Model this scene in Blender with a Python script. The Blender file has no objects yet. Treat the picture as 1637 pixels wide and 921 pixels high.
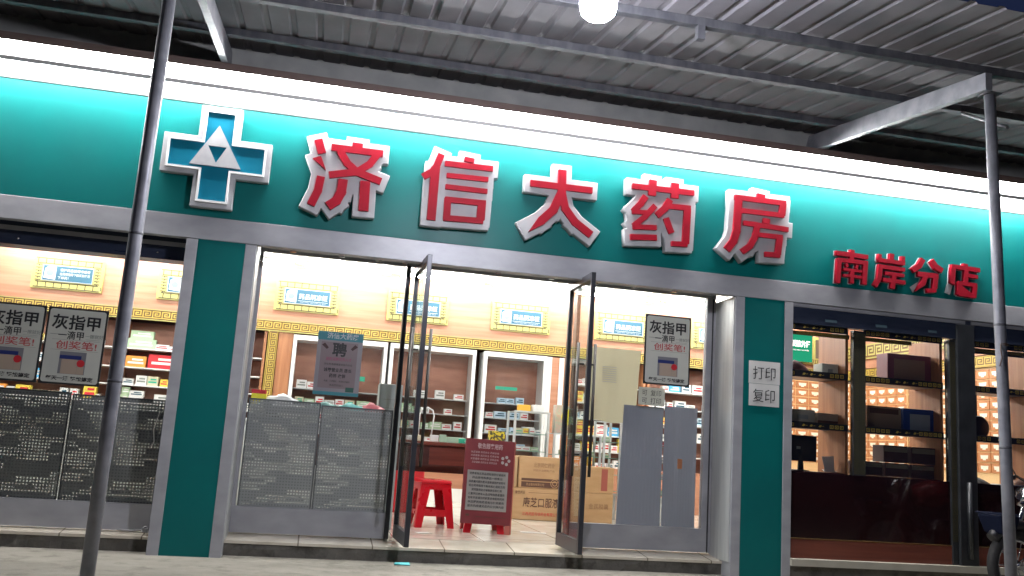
import bpy, bmesh, math, random, json
import numpy as np
from mathutils import Vector, Matrix
R = math.radians
rnd = random.Random(7)
sc = bpy.context.scene
col = sc.collection

# ------------------------------------------------------------------ camera
cam_d = bpy.data.cameras.new("camera"); cam = bpy.data.objects.new("camera", cam_d); col.objects.link(cam)
yaw, pitch, roll = 0.205811529, 0.172561944, 0.0664594371
fw = Vector((math.sin(yaw)*math.cos(pitch), math.cos(yaw)*math.cos(pitch), math.sin(pitch)))
r0 = Vector((math.cos(yaw), -math.sin(yaw), 0)); u0 = r0.cross(fw)
rr = math.cos(roll)*r0 + math.sin(roll)*u0; uu = -math.sin(roll)*r0 + math.cos(roll)*u0
M = Matrix((rr, uu, -fw)).transposed().to_4x4(); M.translation = (0, -7.632, 1.0)
cam.matrix_world = M
cam_d.sensor_width = 36; cam_d.lens = 36*1452.38/1637; cam_d.clip_start = 0.05; cam_d.clip_end = 500
sc.camera = cam
# ------------------------------------------------------------------ night sky and exposure
w = bpy.data.worlds.new("World"); sc.world = w; w.use_nodes = True
bgn = w.node_tree.nodes["Background"]; bgn.inputs[0].default_value = (0.014, 0.021, 0.058, 1); bgn.inputs[1].default_value = 0.75
sc.view_settings.view_transform = 'Standard'; sc.view_settings.look = 'None'
sc.view_settings.exposure = 0; sc.view_settings.gamma = 1
sc.cycles.use_denoising = True
sc.cycles.max_bounces = 7; sc.cycles.diffuse_bounces = 4; sc.cycles.glossy_bounces = 4
sc.cycles.transparent_max_bounces = 24; sc.cycles.sample_clamp_indirect = 6
sc.cycles.caustics_reflective = False; sc.cycles.caustics_refractive = False
TUBE = 255; ROOM = 165; BULB = 900

# ------------------------------------------------------------------ materials
MATS = {}
def mat(name, c=(.5,.5,.5), rough=.5, metal=0, c2=None, scale=6, stretch=(1,1,1), bump=0, bscale=None, detail=5, emit=None, coat=0, spec=.5, lo=.35, hi=.65):
    if name in MATS: return MATS[name]
    m = bpy.data.materials.new(name); m.use_nodes = True; nt = m.node_tree; n = nt.nodes; b = n["Principled BSDF"]
    b.inputs['Base Color'].default_value = (*c, 1); b.inputs['Roughness'].default_value = rough; b.inputs['Metallic'].default_value = metal
    b.inputs['Specular IOR Level'].default_value = spec
    if coat: b.inputs['Coat Weight'].default_value = coat; b.inputs['Coat Roughness'].default_value = .05
    if emit:
        b.inputs['Emission Color'].default_value = (*emit[0], 1); b.inputs['Emission Strength'].default_value = emit[1]
    if c2 or bump:
        tc = n.new('ShaderNodeTexCoord'); mp = n.new('ShaderNodeMapping'); mp.inputs['Scale'].default_value = stretch
        nt.links.new(tc.outputs['Object'], mp.inputs[0])
        ns = n.new('ShaderNodeTexNoise'); ns.inputs['Scale'].default_value = scale; ns.inputs['Detail'].default_value = detail
        nt.links.new(mp.outputs[0], ns.inputs['Vector'])
        if c2:
            cr = n.new('ShaderNodeValToRGB'); cr.color_ramp.elements[0].position = lo; cr.color_ramp.elements[1].position = hi
            cr.color_ramp.elements[0].color = (*c, 1); cr.color_ramp.elements[1].color = (*c2, 1)
            nt.links.new(ns.outputs['Fac'], cr.inputs[0]); nt.links.new(cr.outputs[0], b.inputs['Base Color'])
            mr = n.new('ShaderNodeMapRange'); mr.inputs[3].default_value = max(0, rough-.08); mr.inputs[4].default_value = min(1, rough+.1)
            nt.links.new(ns.outputs['Fac'], mr.inputs[0]); nt.links.new(mr.outputs[0], b.inputs['Roughness'])
        if bump:
            n2 = ns
            if bscale:
                n2 = n.new('ShaderNodeTexNoise'); n2.inputs['Scale'].default_value = bscale; n2.inputs['Detail'].default_value = 6
                nt.links.new(mp.outputs[0], n2.inputs['Vector'])
            bp = n.new('ShaderNodeBump'); bp.inputs['Strength'].default_value = bump; bp.inputs['Distance'].default_value = .01
            nt.links.new(n2.outputs['Fac'], bp.inputs['Height']); nt.links.new(bp.outputs[0], b.inputs['Normal'])
    MATS[name] = m; return m
def glow(name, c, s):
    m = bpy.data.materials.new(name); m.use_nodes = True; nt = m.node_tree; nt.nodes.clear()
    e = nt.nodes.new('ShaderNodeEmission'); e.inputs[0].default_value = (*c, 1); e.inputs[1].default_value = s
    o = nt.nodes.new('ShaderNodeOutputMaterial'); nt.links.new(e.outputs[0], o.inputs[0]); MATS[name] = m; return m
def glassy(name, tint=(1,1,1), refl=.9, rough=.01, ior=1.35, k=.8):
    m = bpy.data.materials.new(name); m.use_nodes = True; nt = m.node_tree; nt.nodes.clear(); N = nt.nodes.new
    t = N('ShaderNodeBsdfTransparent'); t.inputs[0].default_value = (*tint, 1)
    g = N('ShaderNodeBsdfGlossy'); g.inputs['Roughness'].default_value = rough; g.inputs[0].default_value = (refl,refl,refl,1)
    f = N('ShaderNodeFresnel'); f.inputs[0].default_value = ior; ml = N('ShaderNodeMath'); ml.operation = 'MULTIPLY'; ml.inputs[1].default_value = k; nt.links.new(f.outputs[0], ml.inputs[0])
    x = N('ShaderNodeMixShader'); nt.links.new(ml.outputs[0], x.inputs[0]); nt.links.new(t.outputs[0], x.inputs[1]); nt.links.new(g.outputs[0], x.inputs[2])
    o = N('ShaderNodeOutputMaterial'); nt.links.new(x.outputs[0], o.inputs[0]); MATS[name] = m; return m
def film(name, c, thru, clear=0.0, streak=0):
    m = bpy.data.materials.new(name); m.use_nodes = True; nt = m.node_tree; nt.nodes.clear(); N = nt.nodes.new
    d = N('ShaderNodeBsdfDiffuse'); d.inputs[0].default_value = (*c, 1); t = N('ShaderNodeBsdfTranslucent'); t.inputs[0].default_value = (*c, 1)
    x = N('ShaderNodeMixShader'); x.inputs[0].default_value = thru
    nt.links.new(d.outputs[0], x.inputs[1]); nt.links.new(t.outputs[0], x.inputs[2])
    if streak:
        tc = N('ShaderNodeTexCoord'); mp = N('ShaderNodeMapping'); mp.inputs['Scale'].default_value = (30, 30, .6); nt.links.new(tc.outputs['Object'], mp.inputs[0])
        ns = N('ShaderNodeTexNoise'); ns.inputs['Scale'].default_value = 1.5; nt.links.new(mp.outputs[0], ns.inputs['Vector'])
        mr = N('ShaderNodeMapRange'); mr.inputs[3].default_value = thru*.8; mr.inputs[4].default_value = min(1, thru*1.2)
        nt.links.new(ns.outputs['Fac'], mr.inputs[0]); nt.links.new(mr.outputs[0], x.inputs[0])
    tr = N('ShaderNodeBsdfTransparent'); y = N('ShaderNodeMixShader'); y.inputs[0].default_value = clear
    nt.links.new(x.outputs[0], y.inputs[1]); nt.links.new(tr.outputs[0], y.inputs[2])
    o = N('ShaderNodeOutputMaterial'); nt.links.new(y.outputs[0], o.inputs[0]); MATS[name] = m; return m
def perforated():
    m = bpy.data.materials.new('perforated_board'); m.use_nodes = True; nt = m.node_tree; N = nt.nodes.new; L = nt.links.new
    b = nt.nodes["Principled BSDF"]; out = nt.nodes["Material Output"]
    b.inputs['Roughness'].default_value = .45
    tc = N('ShaderNodeTexCoord'); sp = N('ShaderNodeSeparateXYZ'); L(tc.outputs['Object'], sp.inputs[0])
    P = .0245
    def M_(op, a, bb=None):
        q = N('ShaderNodeMath'); q.operation = op
        for i, v in enumerate((a, bb)):
            if v is None: continue
            if isinstance(v, (int, float)): q.inputs[i].default_value = v
            else: L(v, q.inputs[i])
        return q.outputs[0]
    def cell(v): return M_('SUBTRACT', M_('FRACT', M_('DIVIDE', v, P)), .5)
    fx, fz = cell(sp.outputs[0]), cell(sp.outputs[2])
    d = M_('SQRT', M_('ADD', M_('MULTIPLY', fx, fx), M_('MULTIPLY', fz, fz)))
    hole = M_('LESS_THAN', d, .26)
    # patches where something is pasted behind the holes
    qx = M_('FLOOR', M_('DIVIDE', sp.outputs[0], P)); qz = M_('FLOOR', M_('DIVIDE', sp.outputs[2], P))
    cb = N('ShaderNodeCombineXYZ'); L(qx, cb.inputs[0]); L(qz, cb.inputs[2])
    mp = N('ShaderNodeMapping'); mp.inputs['Scale'].default_value = (.07, 1, .30); L(cb.outputs[0], mp.inputs[0])
    ns = N('ShaderNodeTexVoronoi'); ns.inputs['Scale'].default_value = 1.7; ns.distance = 'CHEBYCHEV'; L(mp.outputs[0], ns.inputs['Vector'])
    sc_ = N('ShaderNodeSeparateColor'); L(ns.outputs['Color'], sc_.inputs[0])
    openp = M_('GREATER_THAN', sc_.outputs[0], .36)
    bright = M_('ADD', M_('MULTIPLY', sc_.outputs[1], .4), .6)
    h2 = M_('MULTIPLY', M_('MULTIPLY', hole, openp), bright)
    tr = N('ShaderNodeBsdfTransparent'); x = N('ShaderNodeMixShader'); L(h2, x.inputs[0]); L(b.outputs[0], x.inputs[1]); L(tr.outputs[0], x.inputs[2]); L(x.outputs[0], out.inputs[0])
    n2 = N('ShaderNodeTexNoise'); n2.inputs['Scale'].default_value = 2.2; n2.inputs['Detail'].default_value = 3; L(tc.outputs['Object'], n2.inputs['Vector'])
    cr = N('ShaderNodeValToRGB'); cr.color_ramp.elements[0].position = .3; cr.color_ramp.elements[1].position = .7
    cr.color_ramp.elements[0].color = (.30, .32, .31, 1); cr.color_ramp.elements[1].color = (.38, .395, .375, 1); L(n2.outputs['Fac'], cr.inputs[0])
    mx = N('ShaderNodeMixRGB'); L(hole, mx.inputs[0]); L(cr.outputs[0], mx.inputs[1]); mx.inputs[2].default_value = (.24, .255, .24, 1); L(mx.outputs[0], b.inputs['Base Color'])
    MATS['perf'] = m; return m
def tiles(name, c1, c2, grout, w=.6, h=.6, rough=.25, off=0):
    m = bpy.data.materials.new(name); m.use_nodes = True; nt = m.node_tree; N = nt.nodes.new; L = nt.links.new; b = nt.nodes["Principled BSDF"]
    tc = N('ShaderNodeTexCoord'); br = N('ShaderNodeTexBrick'); br.offset = off; br.inputs['Scale'].default_value = 1
    br.inputs['Brick Width'].default_value = w; br.inputs['Row Height'].default_value = h; br.inputs['Mortar Size'].default_value = .006
    br.inputs['Color1'].default_value = (*c1,1); br.inputs['Color2'].default_value = (*c2,1); br.inputs['Mortar'].default_value = (*grout,1)
    L(tc.outputs['Object'], br.inputs['Vector'])
    ns = N('ShaderNodeTexNoise'); ns.inputs['Scale'].default_value = 4; ns.inputs['Detail'].default_value = 8; L(tc.outputs['Object'], ns.inputs['Vector'])
    mx = N('ShaderNodeMixRGB'); mx.blend_type = 'MULTIPLY'; mx.inputs[0].default_value = .5; L(br.outputs['Color'], mx.inputs[1])
    cr = N('ShaderNodeValToRGB'); cr.color_ramp.elements[0].position = .3; cr.color_ramp.elements[0].color = (.55,.5,.42,1); cr.color_ramp.elements[1].position = .6; cr.color_ramp.elements[1].color = (1,1,1,1)
    L(ns.outputs['Fac'], cr.inputs[0]); L(cr.outputs[0], mx.inputs[2]); L(mx.outputs[0], b.inputs['Base Color'])
    b.inputs['Roughness'].default_value = rough
    MATS[name] = m; return m

def concrete(name, c, c2, dark, rough=.8):
    m = bpy.data.materials.new(name); m.use_nodes = True; nt = m.node_tree; N = nt.nodes.new; L = nt.links.new; b = nt.nodes["Principled BSDF"]
    tc = N('ShaderNodeTexCoord')
    def noise(s, d, st=(1,1,1)):
        mp = N('ShaderNodeMapping'); mp.inputs['Scale'].default_value = st; L(tc.outputs['Object'], mp.inputs[0])
        q = N('ShaderNodeTexNoise'); q.inputs['Scale'].default_value = s; q.inputs['Detail'].default_value = d; q.inputs['Roughness'].default_value = .65; L(mp.outputs[0], q.inputs['Vector']); return q.outputs['Fac']
    a = N('ShaderNodeValToRGB'); a.color_ramp.elements[0].position = .35; a.color_ramp.elements[0].color = (*c,1); a.color_ramp.elements[1].position = .65; a.color_ramp.elements[1].color = (*c2,1)
    L(noise(2.2, 8, (1,2.5,1)), a.inputs[0])
    k = N('ShaderNodeValToRGB'); k.color_ramp.elements[0].position = .52; k.color_ramp.elements[0].color = (0,0,0,1); k.color_ramp.elements[1].position = .68; k.color_ramp.elements[1].color = (.8,.8,.8,1)
    L(noise(5, 10), k.inputs[0])
    mx = N('ShaderNodeMixRGB'); L(k.outputs[0], mx.inputs[0]); L(a.outputs[0], mx.inputs[1]); mx.inputs[2].default_value = (*dark,1); L(mx.outputs[0], b.inputs['Base Color'])
    b.inputs['Roughness'].default_value = rough
    bp = N('ShaderNodeBump'); bp.inputs['Strength'].default_value = .5; bp.inputs['Distance'].default_value = .012; L(noise(26, 10), bp.inputs['Height']); L(bp.outputs[0], b.inputs['Normal'])
    MATS[name] = m; return m

teal = mat('teal_panel', (.0,.125,.120), .42, c2=(.0,.108,.106), scale=1.6, spec=.25, bump=.12, bscale=1.4)
blue_in = mat('blue_cross_panel', (.0,.15,.24), .35)
alu = mat('aluminium_trim', (.30,.305,.33), .42, metal=.2, c2=(.40,.405,.43), scale=3.5, stretch=(1,1,2), detail=9, lo=.3, hi=.7)
alu_br = mat('brushed_steel', (.50,.51,.50), .35, metal=.15, c2=(.42,.43,.43), scale=3, stretch=(9,9,.5))
alu_dk = mat('dark_aluminium', (.05,.052,.06), .35, metal=.5)
white = mat('white_paint', (.78,.78,.77), .5, c2=(.72,.72,.71), scale=3)
whiteg = mat('white_acrylic', (.38,.385,.40), .5, c2=(.33,.335,.35), scale=8)
red = mat('red_acrylic', (.27,.004,.016), .5, c2=(.22,.004,.014), scale=5, spec=.12)
galv = mat('galvanised_steel', (.17,.175,.20), .5, metal=.35, c2=(.25,.255,.28), scale=9, bump=.1)
galv_dk = mat('weathered_tube_steel', (.07,.072,.085), .55, metal=.3, c2=(.12,.122,.135), scale=14, stretch=(1,1,.4))
sheet = mat('roof_sheet_steel', (.14,.137,.15), .8, metal=0, spec=.2, c2=(.185,.18,.195), scale=3.5, stretch=(1,.5,1), bump=.12)
brown_soffit = mat('brown_flashing', (.14,.095,.085), .6, c2=(.18,.13,.115), scale=4)
wood = mat('orange_wood_laminate', (.36,.155,.085), .45, c2=(.45,.215,.13), scale=2.2, stretch=(.5,1,9), detail=7)
wood_v = mat('vertical_wood_laminate', (.33,.13,.055), .4, c2=(.45,.20,.09), scale=2.2, stretch=(10,10,.5), detail=7)
wood_dk = mat('red_brown_wood', (.10,.024,.015), .35, c2=(.16,.042,.025), scale=2, stretch=(.6,1,10), detail=7)
desk_wood = mat('dark_desk_wood', (.055,.022,.018), .3, c2=(.085,.032,.026), scale=2, stretch=(1,1,8))
gold = mat('gold_fretwork', (.50,.36,.07), .4, c2=(.40,.27,.04), scale=8)
yellow = mat('yellow_frame', (.38,.34,.10), .5)
brown_l = mat('fretwork_ground', (.10,.045,.008), .5)
black = mat('black_print', (.02,.02,.022), .5)
darkf = mat('dark_shop_frame', (.018,.02,.022), .3, c2=(.028,.03,.034), scale=6)
navy = mat('navy_shutter_box', (.02,.027,.05), .3, c2=(.032,.04,.065), scale=5, stretch=(1,1,5))
signblue = mat('blue_plate', (.010,.075,.125), .5)
redglass = mat('dark_red_glossy_board', (.012,.005,.006), .06, spec=.35, coat=.0, c2=(.016,.005,.006), scale=3)
paper = mat('white_paper', (.62,.62,.60), .8, c2=(.56,.56,.54), scale=5, spec=.1)
beige = mat('beige_banner', (.42,.40,.27), .7, c2=(.36,.345,.24), scale=3, stretch=(1,1,4), bump=.1)
cardboard = mat('cardboard', (.42,.25,.12), .75, c2=(.48,.30,.155), scale=4, stretch=(1,1,4))
carton_print = mat('brown_carton_print', (.10,.045,.03), .7)
redprint = mat('red_print', (.55,.02,.03), .6)
plred = mat('red_plastic', (.62,.010,.02), .28, c2=(.52,.006,.015), scale=4, coat=.2)
maroon = mat('maroon_board', (.17,.018,.024), .5, c2=(.21,.026,.032), scale=3)
pinkgrey = mat('poster_grey', (.26,.24,.25), .5, c2=(.22,.21,.235), scale=3)
posterw = mat('poster_white', (.60,.61,.54), .35, c2=(.55,.56,.51), scale=3)
greenp = mat('green_plate', (.03,.42,.26), .4)
ground_m = concrete('worn_concrete', (.185,.172,.14), (.25,.235,.195), (.10,.092,.07))
step_m = concrete('rough_step_concrete', (.085,.08,.068), (.15,.14,.12), (.035,.032,.028))
tile_m = tiles('beige_floor_tiles', (.62,.57,.47), (.58,.53,.44), (.22,.19,.15))
glass = glassy('window_glass'); glassd = glassy('door_glass', (.93,.96,.95), .9, .02, 1.35, .35)
perf = perforated()
filmg = film('grey_plastic_sheet', (.26,.28,.325), .10, 0.0, 1)
tube_e = glow('led_tube_glow', (1,.98,.98), TUBE); room_e = glow('room_tube_glow', (.97,1,.97), ROOM); bulb_e = glow('bulb_glow', (.90,.90,1), BULB)
chrome = mat('chrome', (.7,.7,.72), .1, metal=1); rubber = mat('tyre_rubber', (.02,.02,.02), .8); blackp = mat('black_plastic', (.018,.018,.02), .35)

# ------------------------------------------------------------------ mesh helpers
class MB:
    def __init__(s): s.bm = bmesh.new(); s.mi = 0
    def face(s, vs):
        try: f = s.bm.faces.new([s.bm.verts.new(v) for v in vs]); f.material_index = s.mi; return f
        except ValueError: return None
    def box(s, x0, x1, y0, y1, z0, z1):
        v = [s.bm.verts.new((x, y, z)) for x in (x0, x1) for y in (y0, y1) for z in (z0, z1)]
        for q in ((0,1,3,2),(4,6,7,5),(0,4,5,1),(2,3,7,6),(0,2,6,4),(1,5,7,3)):
            f = s.bm.faces.new([v[i] for i in q]); f.material_index = s.mi
        return s
    def hexa(s, p):   # 8 corners: bottom 4 ccw, top 4 ccw
        v = [s.bm.verts.new(q) for q in p]
        for q in ((3,2,1,0),(4,5,6,7),(0,1,5,4),(1,2,6,5),(2,3,7,6),(3,0,4,7)):
            f = s.bm.faces.new([v[i] for i in q]); f.material_index = s.mi
        return s
    def tube(s, pts, r, n=12, cap=True):
        pts = [Vector(p) for p in pts]; rs = r if isinstance(r, (list, tuple)) else [r]*len(pts); rings = []
        for i, p in enumerate(pts):
            d = ((pts[min(i+1, len(pts)-1)] - pts[max(i-1, 0)])).normalized()
            a = d.orthogonal().normalized() if i == 0 else (rings[-1][1] - d*rings[-1][1].dot(d)).normalized()
            b = d.cross(a); rings.append(([s.bm.verts.new(p + rs[i]*(a*math.cos(2*math.pi*k/n) + b*math.sin(2*math.pi*k/n))) for k in range(n)], a))
        for i in range(len(rings)-1):
            A, B = rings[i][0], rings[i+1][0]
            for k in range(n):
                f = s.bm.faces.new((A[k], A[(k+1)%n], B[(k+1)%n], B[k])); f.smooth = True; f.material_index = s.mi
        if cap:
            for rg in (rings[0][0][::-1], rings[-1][0]):
                f = s.bm.faces.new(rg); f.material_index = s.mi
        return s
    def lathe(s, prof, n=20, c=(0,0,0)):   # profile of (r, z)
        rings = []
        for r, z in prof: rings.append([s.bm.verts.new((c[0]+r*math.cos(2*math.pi*k/n), c[1]+r*math.sin(2*math.pi*k/n), c[2]+z)) for k in range(n)])
        for A, B in zip(rings, rings[1:]):
            for k in range(n):
                f = s.bm.faces.new((A[k], A[(k+1)%n], B[(k+1)%n], B[k])); f.smooth = True; f.material_index = s.mi
        for rg in (rings[0][::-1], rings[-1]):
            f = s.bm.faces.new(rg); f.material_index = s.mi
        return s
    def prism(s, poly, y0, y1):   # poly of (x, z), extruded along y
        a = [s.bm.verts.new((x, y0, z)) for x, z in poly]; b = [s.bm.verts.new((x, y1, z)) for x, z in poly]; n = len(poly)
        fs = [s.bm.faces.new(a), s.bm.faces.new(b[::-1])] + [s.bm.faces.new((a[i], b[i], b[(i+1)%n], a[(i+1)%n])) for i in range(n)]
        for f in fs: f.material_index = s.mi
        return s
def obj(name, mb, m, parent=None, bevel=0, loc=None, rot=None):
    bm = mb.bm
    bmesh.ops.recalc_face_normals(bm, faces=bm.faces)
    me = bpy.data.meshes.new(name); bm.to_mesh(me); bm.free()
    for q in (m if isinstance(m, (list, tuple)) else [m]): me.materials.append(q)
    o = bpy.data.objects.new(name, me); col.objects.link(o)
    if loc: o.location = loc
    if rot: o.rotation_euler = rot
    if parent: o.parent = parent
    if bevel:
        b = o.modifiers.new('bevel', 'BEVEL'); b.width = bevel; b.segments = 2; b.limit_method = 'ANGLE'; b.angle_limit = R(40)
    return o
def tag(o, label=None, cat=None, group=None, kind=None):
    if label: o['label'] = label
    if cat: o['category'] = cat
    if group: o['group'] = group
    if kind: o['kind'] = kind
    return o
def thing(name, label, cat, loc=(0,0,0), rz=0, group=None):
    o = bpy.data.objects.new(name, None); col.objects.link(o); o.location = loc; o.rotation_euler = (0,0,rz); o.empty_display_size = .1
    return tag(o, label, cat, group)
def dup(root, loc=None, rz=None, label=None, group=None):
    c = root.copy(); col.objects.link(c)
    if loc is not None: c.location = loc
    if rz is not None: c.rotation_euler = (0,0,rz)
    if label: c['label'] = label
    if group: c['group'] = group
    for ch in list(root.children):
        d = ch.copy(); col.objects.link(d); d.parent = c
        for g in list(ch.children):
            e = g.copy(); col.objects.link(e); e.parent = d
    return c
def struct(name, mb, m, **k): return tag(obj(name, mb, m, **k), kind='structure')

# text that stands upright facing -y; (x, z) is the left end of the baseline
def text(s, size, x, y, z, m, parent=None, bold=0, extr=.0006, name='lettering', align='CENTER', width=None, rz=0, spacing=1.0):
    cu = bpy.data.curves.new(name, 'FONT'); cu.body = s; cu.size = size; cu.align_x = align; cu.resolution_u = 2
    cu.extrude = extr; cu.offset = bold*size; cu.space_character = spacing
    t = bpy.data.objects.new(name, cu); col.objects.link(t)
    dg = bpy.context.evaluated_depsgraph_get(); dg.update()
    me = bpy.data.meshes.new_from_object(t.evaluated_get(dg)); bpy.data.objects.remove(t)
    if width and len(me.vertices):
        xs = [v.co.x for v in me.vertices]; k = width/max(1e-6, max(xs)-min(xs))
        for v in me.vertices: v.co.x *= k
    me.materials.clear(); me.materials.append(m)
    o = bpy.data.objects.new(name, me); col.objects.link(o); o.location = (x, y, z); o.rotation_euler = (R(90), 0, rz)
    if parent: o.parent = parent
    return o

# raised glyph bodies: a distance field round square-ended strokes, traced to contours and extruded
def glyph(name, strokes, grow, y0, y1, m, parent, cell=.005, joint=.5, bevel=0):
    segs = []
    for w_, pts in strokes:
        for i in range(len(pts)-1):
            e0 = joint*w_ if i > 0 else 0; e1 = joint*w_ if i < len(pts)-2 else 0
            segs.append((pts[i], pts[i+1], w_, e0, e1))
    xs = [p[0] for _, ps in strokes for p in ps]; zs = [p[1] for _, ps in strokes for p in ps]
    pad = grow + .08
    gx = np.arange(min(xs)-pad, max(xs)+pad, cell); gz = np.arange(min(zs)-pad, max(zs)+pad, cell)
    X, Z = np.meshgrid(gx, gz, indexing='ij'); D = np.full(X.shape, 9.)
    for (a, b, w_, e0, e1) in segs:
        dx, dz = b[0]-a[0], b[1]-a[1]; L = math.hypot(dx, dz) or 1e-6; ux, uz = dx/L, dz/L
        U = (X-a[0])*ux + (Z-a[1])*uz; V = -(X-a[0])*uz + (Z-a[1])*ux
        D = np.minimum(D, np.maximum(np.abs(V)-w_, np.maximum(-U-e0, U-L-e1)))
    D -= grow
    ins = D < 0; edges = {}
    def P(i, j, k, l):
        a, b = D[i, j], D[k, l]; t = a/(a-b); return (gx[i]+(gx[k]-gx[i])*t, gz[j]+(gz[l]-gz[j])*t)
    nxt = {}; pos = {}
    nx, nz = D.shape
    act = np.argwhere((ins[:-1,:-1] != ins[1:,:-1]) | (ins[:-1,:-1] != ins[:-1,1:]) | (ins[:-1,:-1] != ins[1:,1:]) | (ins[1:,:-1] != ins[:-1,1:]))
    for i, j in act:
        i, j = int(i), int(j)
        c = [(i,j),(i+1,j),(i+1,j+1),(i,j+1)]; s = [bool(ins[q]) for q in c]; cross = []
        for k in range(4):
            if s[k] != s[(k+1)%4]:
                a, b = c[k], c[(k+1)%4]; key = (min(a,b), max(a,b)); pos[key] = P(*key[0], *key[1]); cross.append((key, s[k]))
        if len(cross) == 2:
            (k1, s1), (k2, s2) = cross
            if s1: nxt[k1] = k2
            else: nxt[k2] = k1
        elif len(cross) == 4:
            for q in range(4):
                if cross[q][1]: nxt[cross[q][0]] = cross[(q+1)%4][0]
    loops = []; left = dict(nxt)
    while left:
        st = next(iter(left)); lp = []; k = st
        while k in left: lp.append(pos[k]); k = left.pop(k)
        ar = .5*abs(sum(lp[q][0]*lp[(q+1)%len(lp)][1]-lp[(q+1)%len(lp)][0]*lp[q][1] for q in range(len(lp))))
        if len(lp) > 8 and ar > (.008 if grow > .03 else .0003): loops.append(lp)
    cu = bpy.data.curves.new(name, 'CURVE'); cu.dimensions = '2D'; cu.fill_mode = 'BOTH'; cu.extrude = abs(y1-y0)/2; cu.bevel_depth = bevel; cu.bevel_resolution = 1; cu.offset = -bevel
    for lp in loops:
        # drop nearly collinear points
        out = []; n = len(lp)
        for q in range(n):
            a, b, c_ = (out[-1] if out else lp[q-1]), lp[q], lp[(q+1)%n]
            ar = abs((b[0]-a[0])*(c_[1]-a[1]) - (b[1]-a[1])*(c_[0]-a[0]))/(math.hypot(c_[0]-a[0], c_[1]-a[1])+1e-9)
            if ar > .0005: out.append(b)
        if len(out) < 3: continue
        sp = cu.splines.new('POLY'); sp.points.add(len(out)-1)
        for q, (a, b) in enumerate(out): sp.points[q].co = (a, b, 0, 1)
        sp.use_cyclic_u = True
    t = bpy.data.objects.new(name, cu); col.objects.link(t); dg = bpy.context.evaluated_depsgraph_get(); dg.update()
    me = bpy.data.meshes.new_from_object(t.evaluated_get(dg)); bpy.data.objects.remove(t)
    me.materials.clear(); me.materials.append(m)
    o = bpy.data.objects.new(name, me); col.objects.link(o); o.rotation_euler = (R(90),0,0); o.location = (0, (y0+y1)/2, 0)
    if parent: o.parent = parent
    return o

KEY = ["11111110", "10000010", "10111010", "10100010", "10111110", "10000000", "11111111"]
def fret(mb, x0, x1, z0, z1, y, horizontal=True, period=None):
    """greek key relief, as thin quads standing 4 mm before the band"""
    H = (z1-z0) if horizontal else (x1-x0); per = period or H*1.05; Lh = (x1-x0) if horizontal else (z1-z0)
    n = max(1, round(Lh/per)); per = Lh/n; rows = len(KEY); cols = len(KEY[0])
    for k in range(n):
        for r_ in range(rows):
            c = 0
            while c < cols:
                if KEY[r_][c] == '1':
                    e = c
                    while e < cols and KEY[r_][e] == '1': e += 1
                    a, b = k*per + per*c/cols, k*per + per*e/cols; q0, q1 = H*(rows-1-r_)/rows, H*(rows-r_)/rows
                    if horizontal: mb.face([(x0+a,y,z0+q0),(x0+b,y,z0+q0),(x0+b,y,z0+q1),(x0+a,y,z0+q1)])
                    else: mb.face([(x0+q0,y,z0+a),(x0+q1,y,z0+a),(x0+q1,y,z0+b),(x0+q0,y,z0+b)])
                    c = e
                else: c += 1
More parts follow.
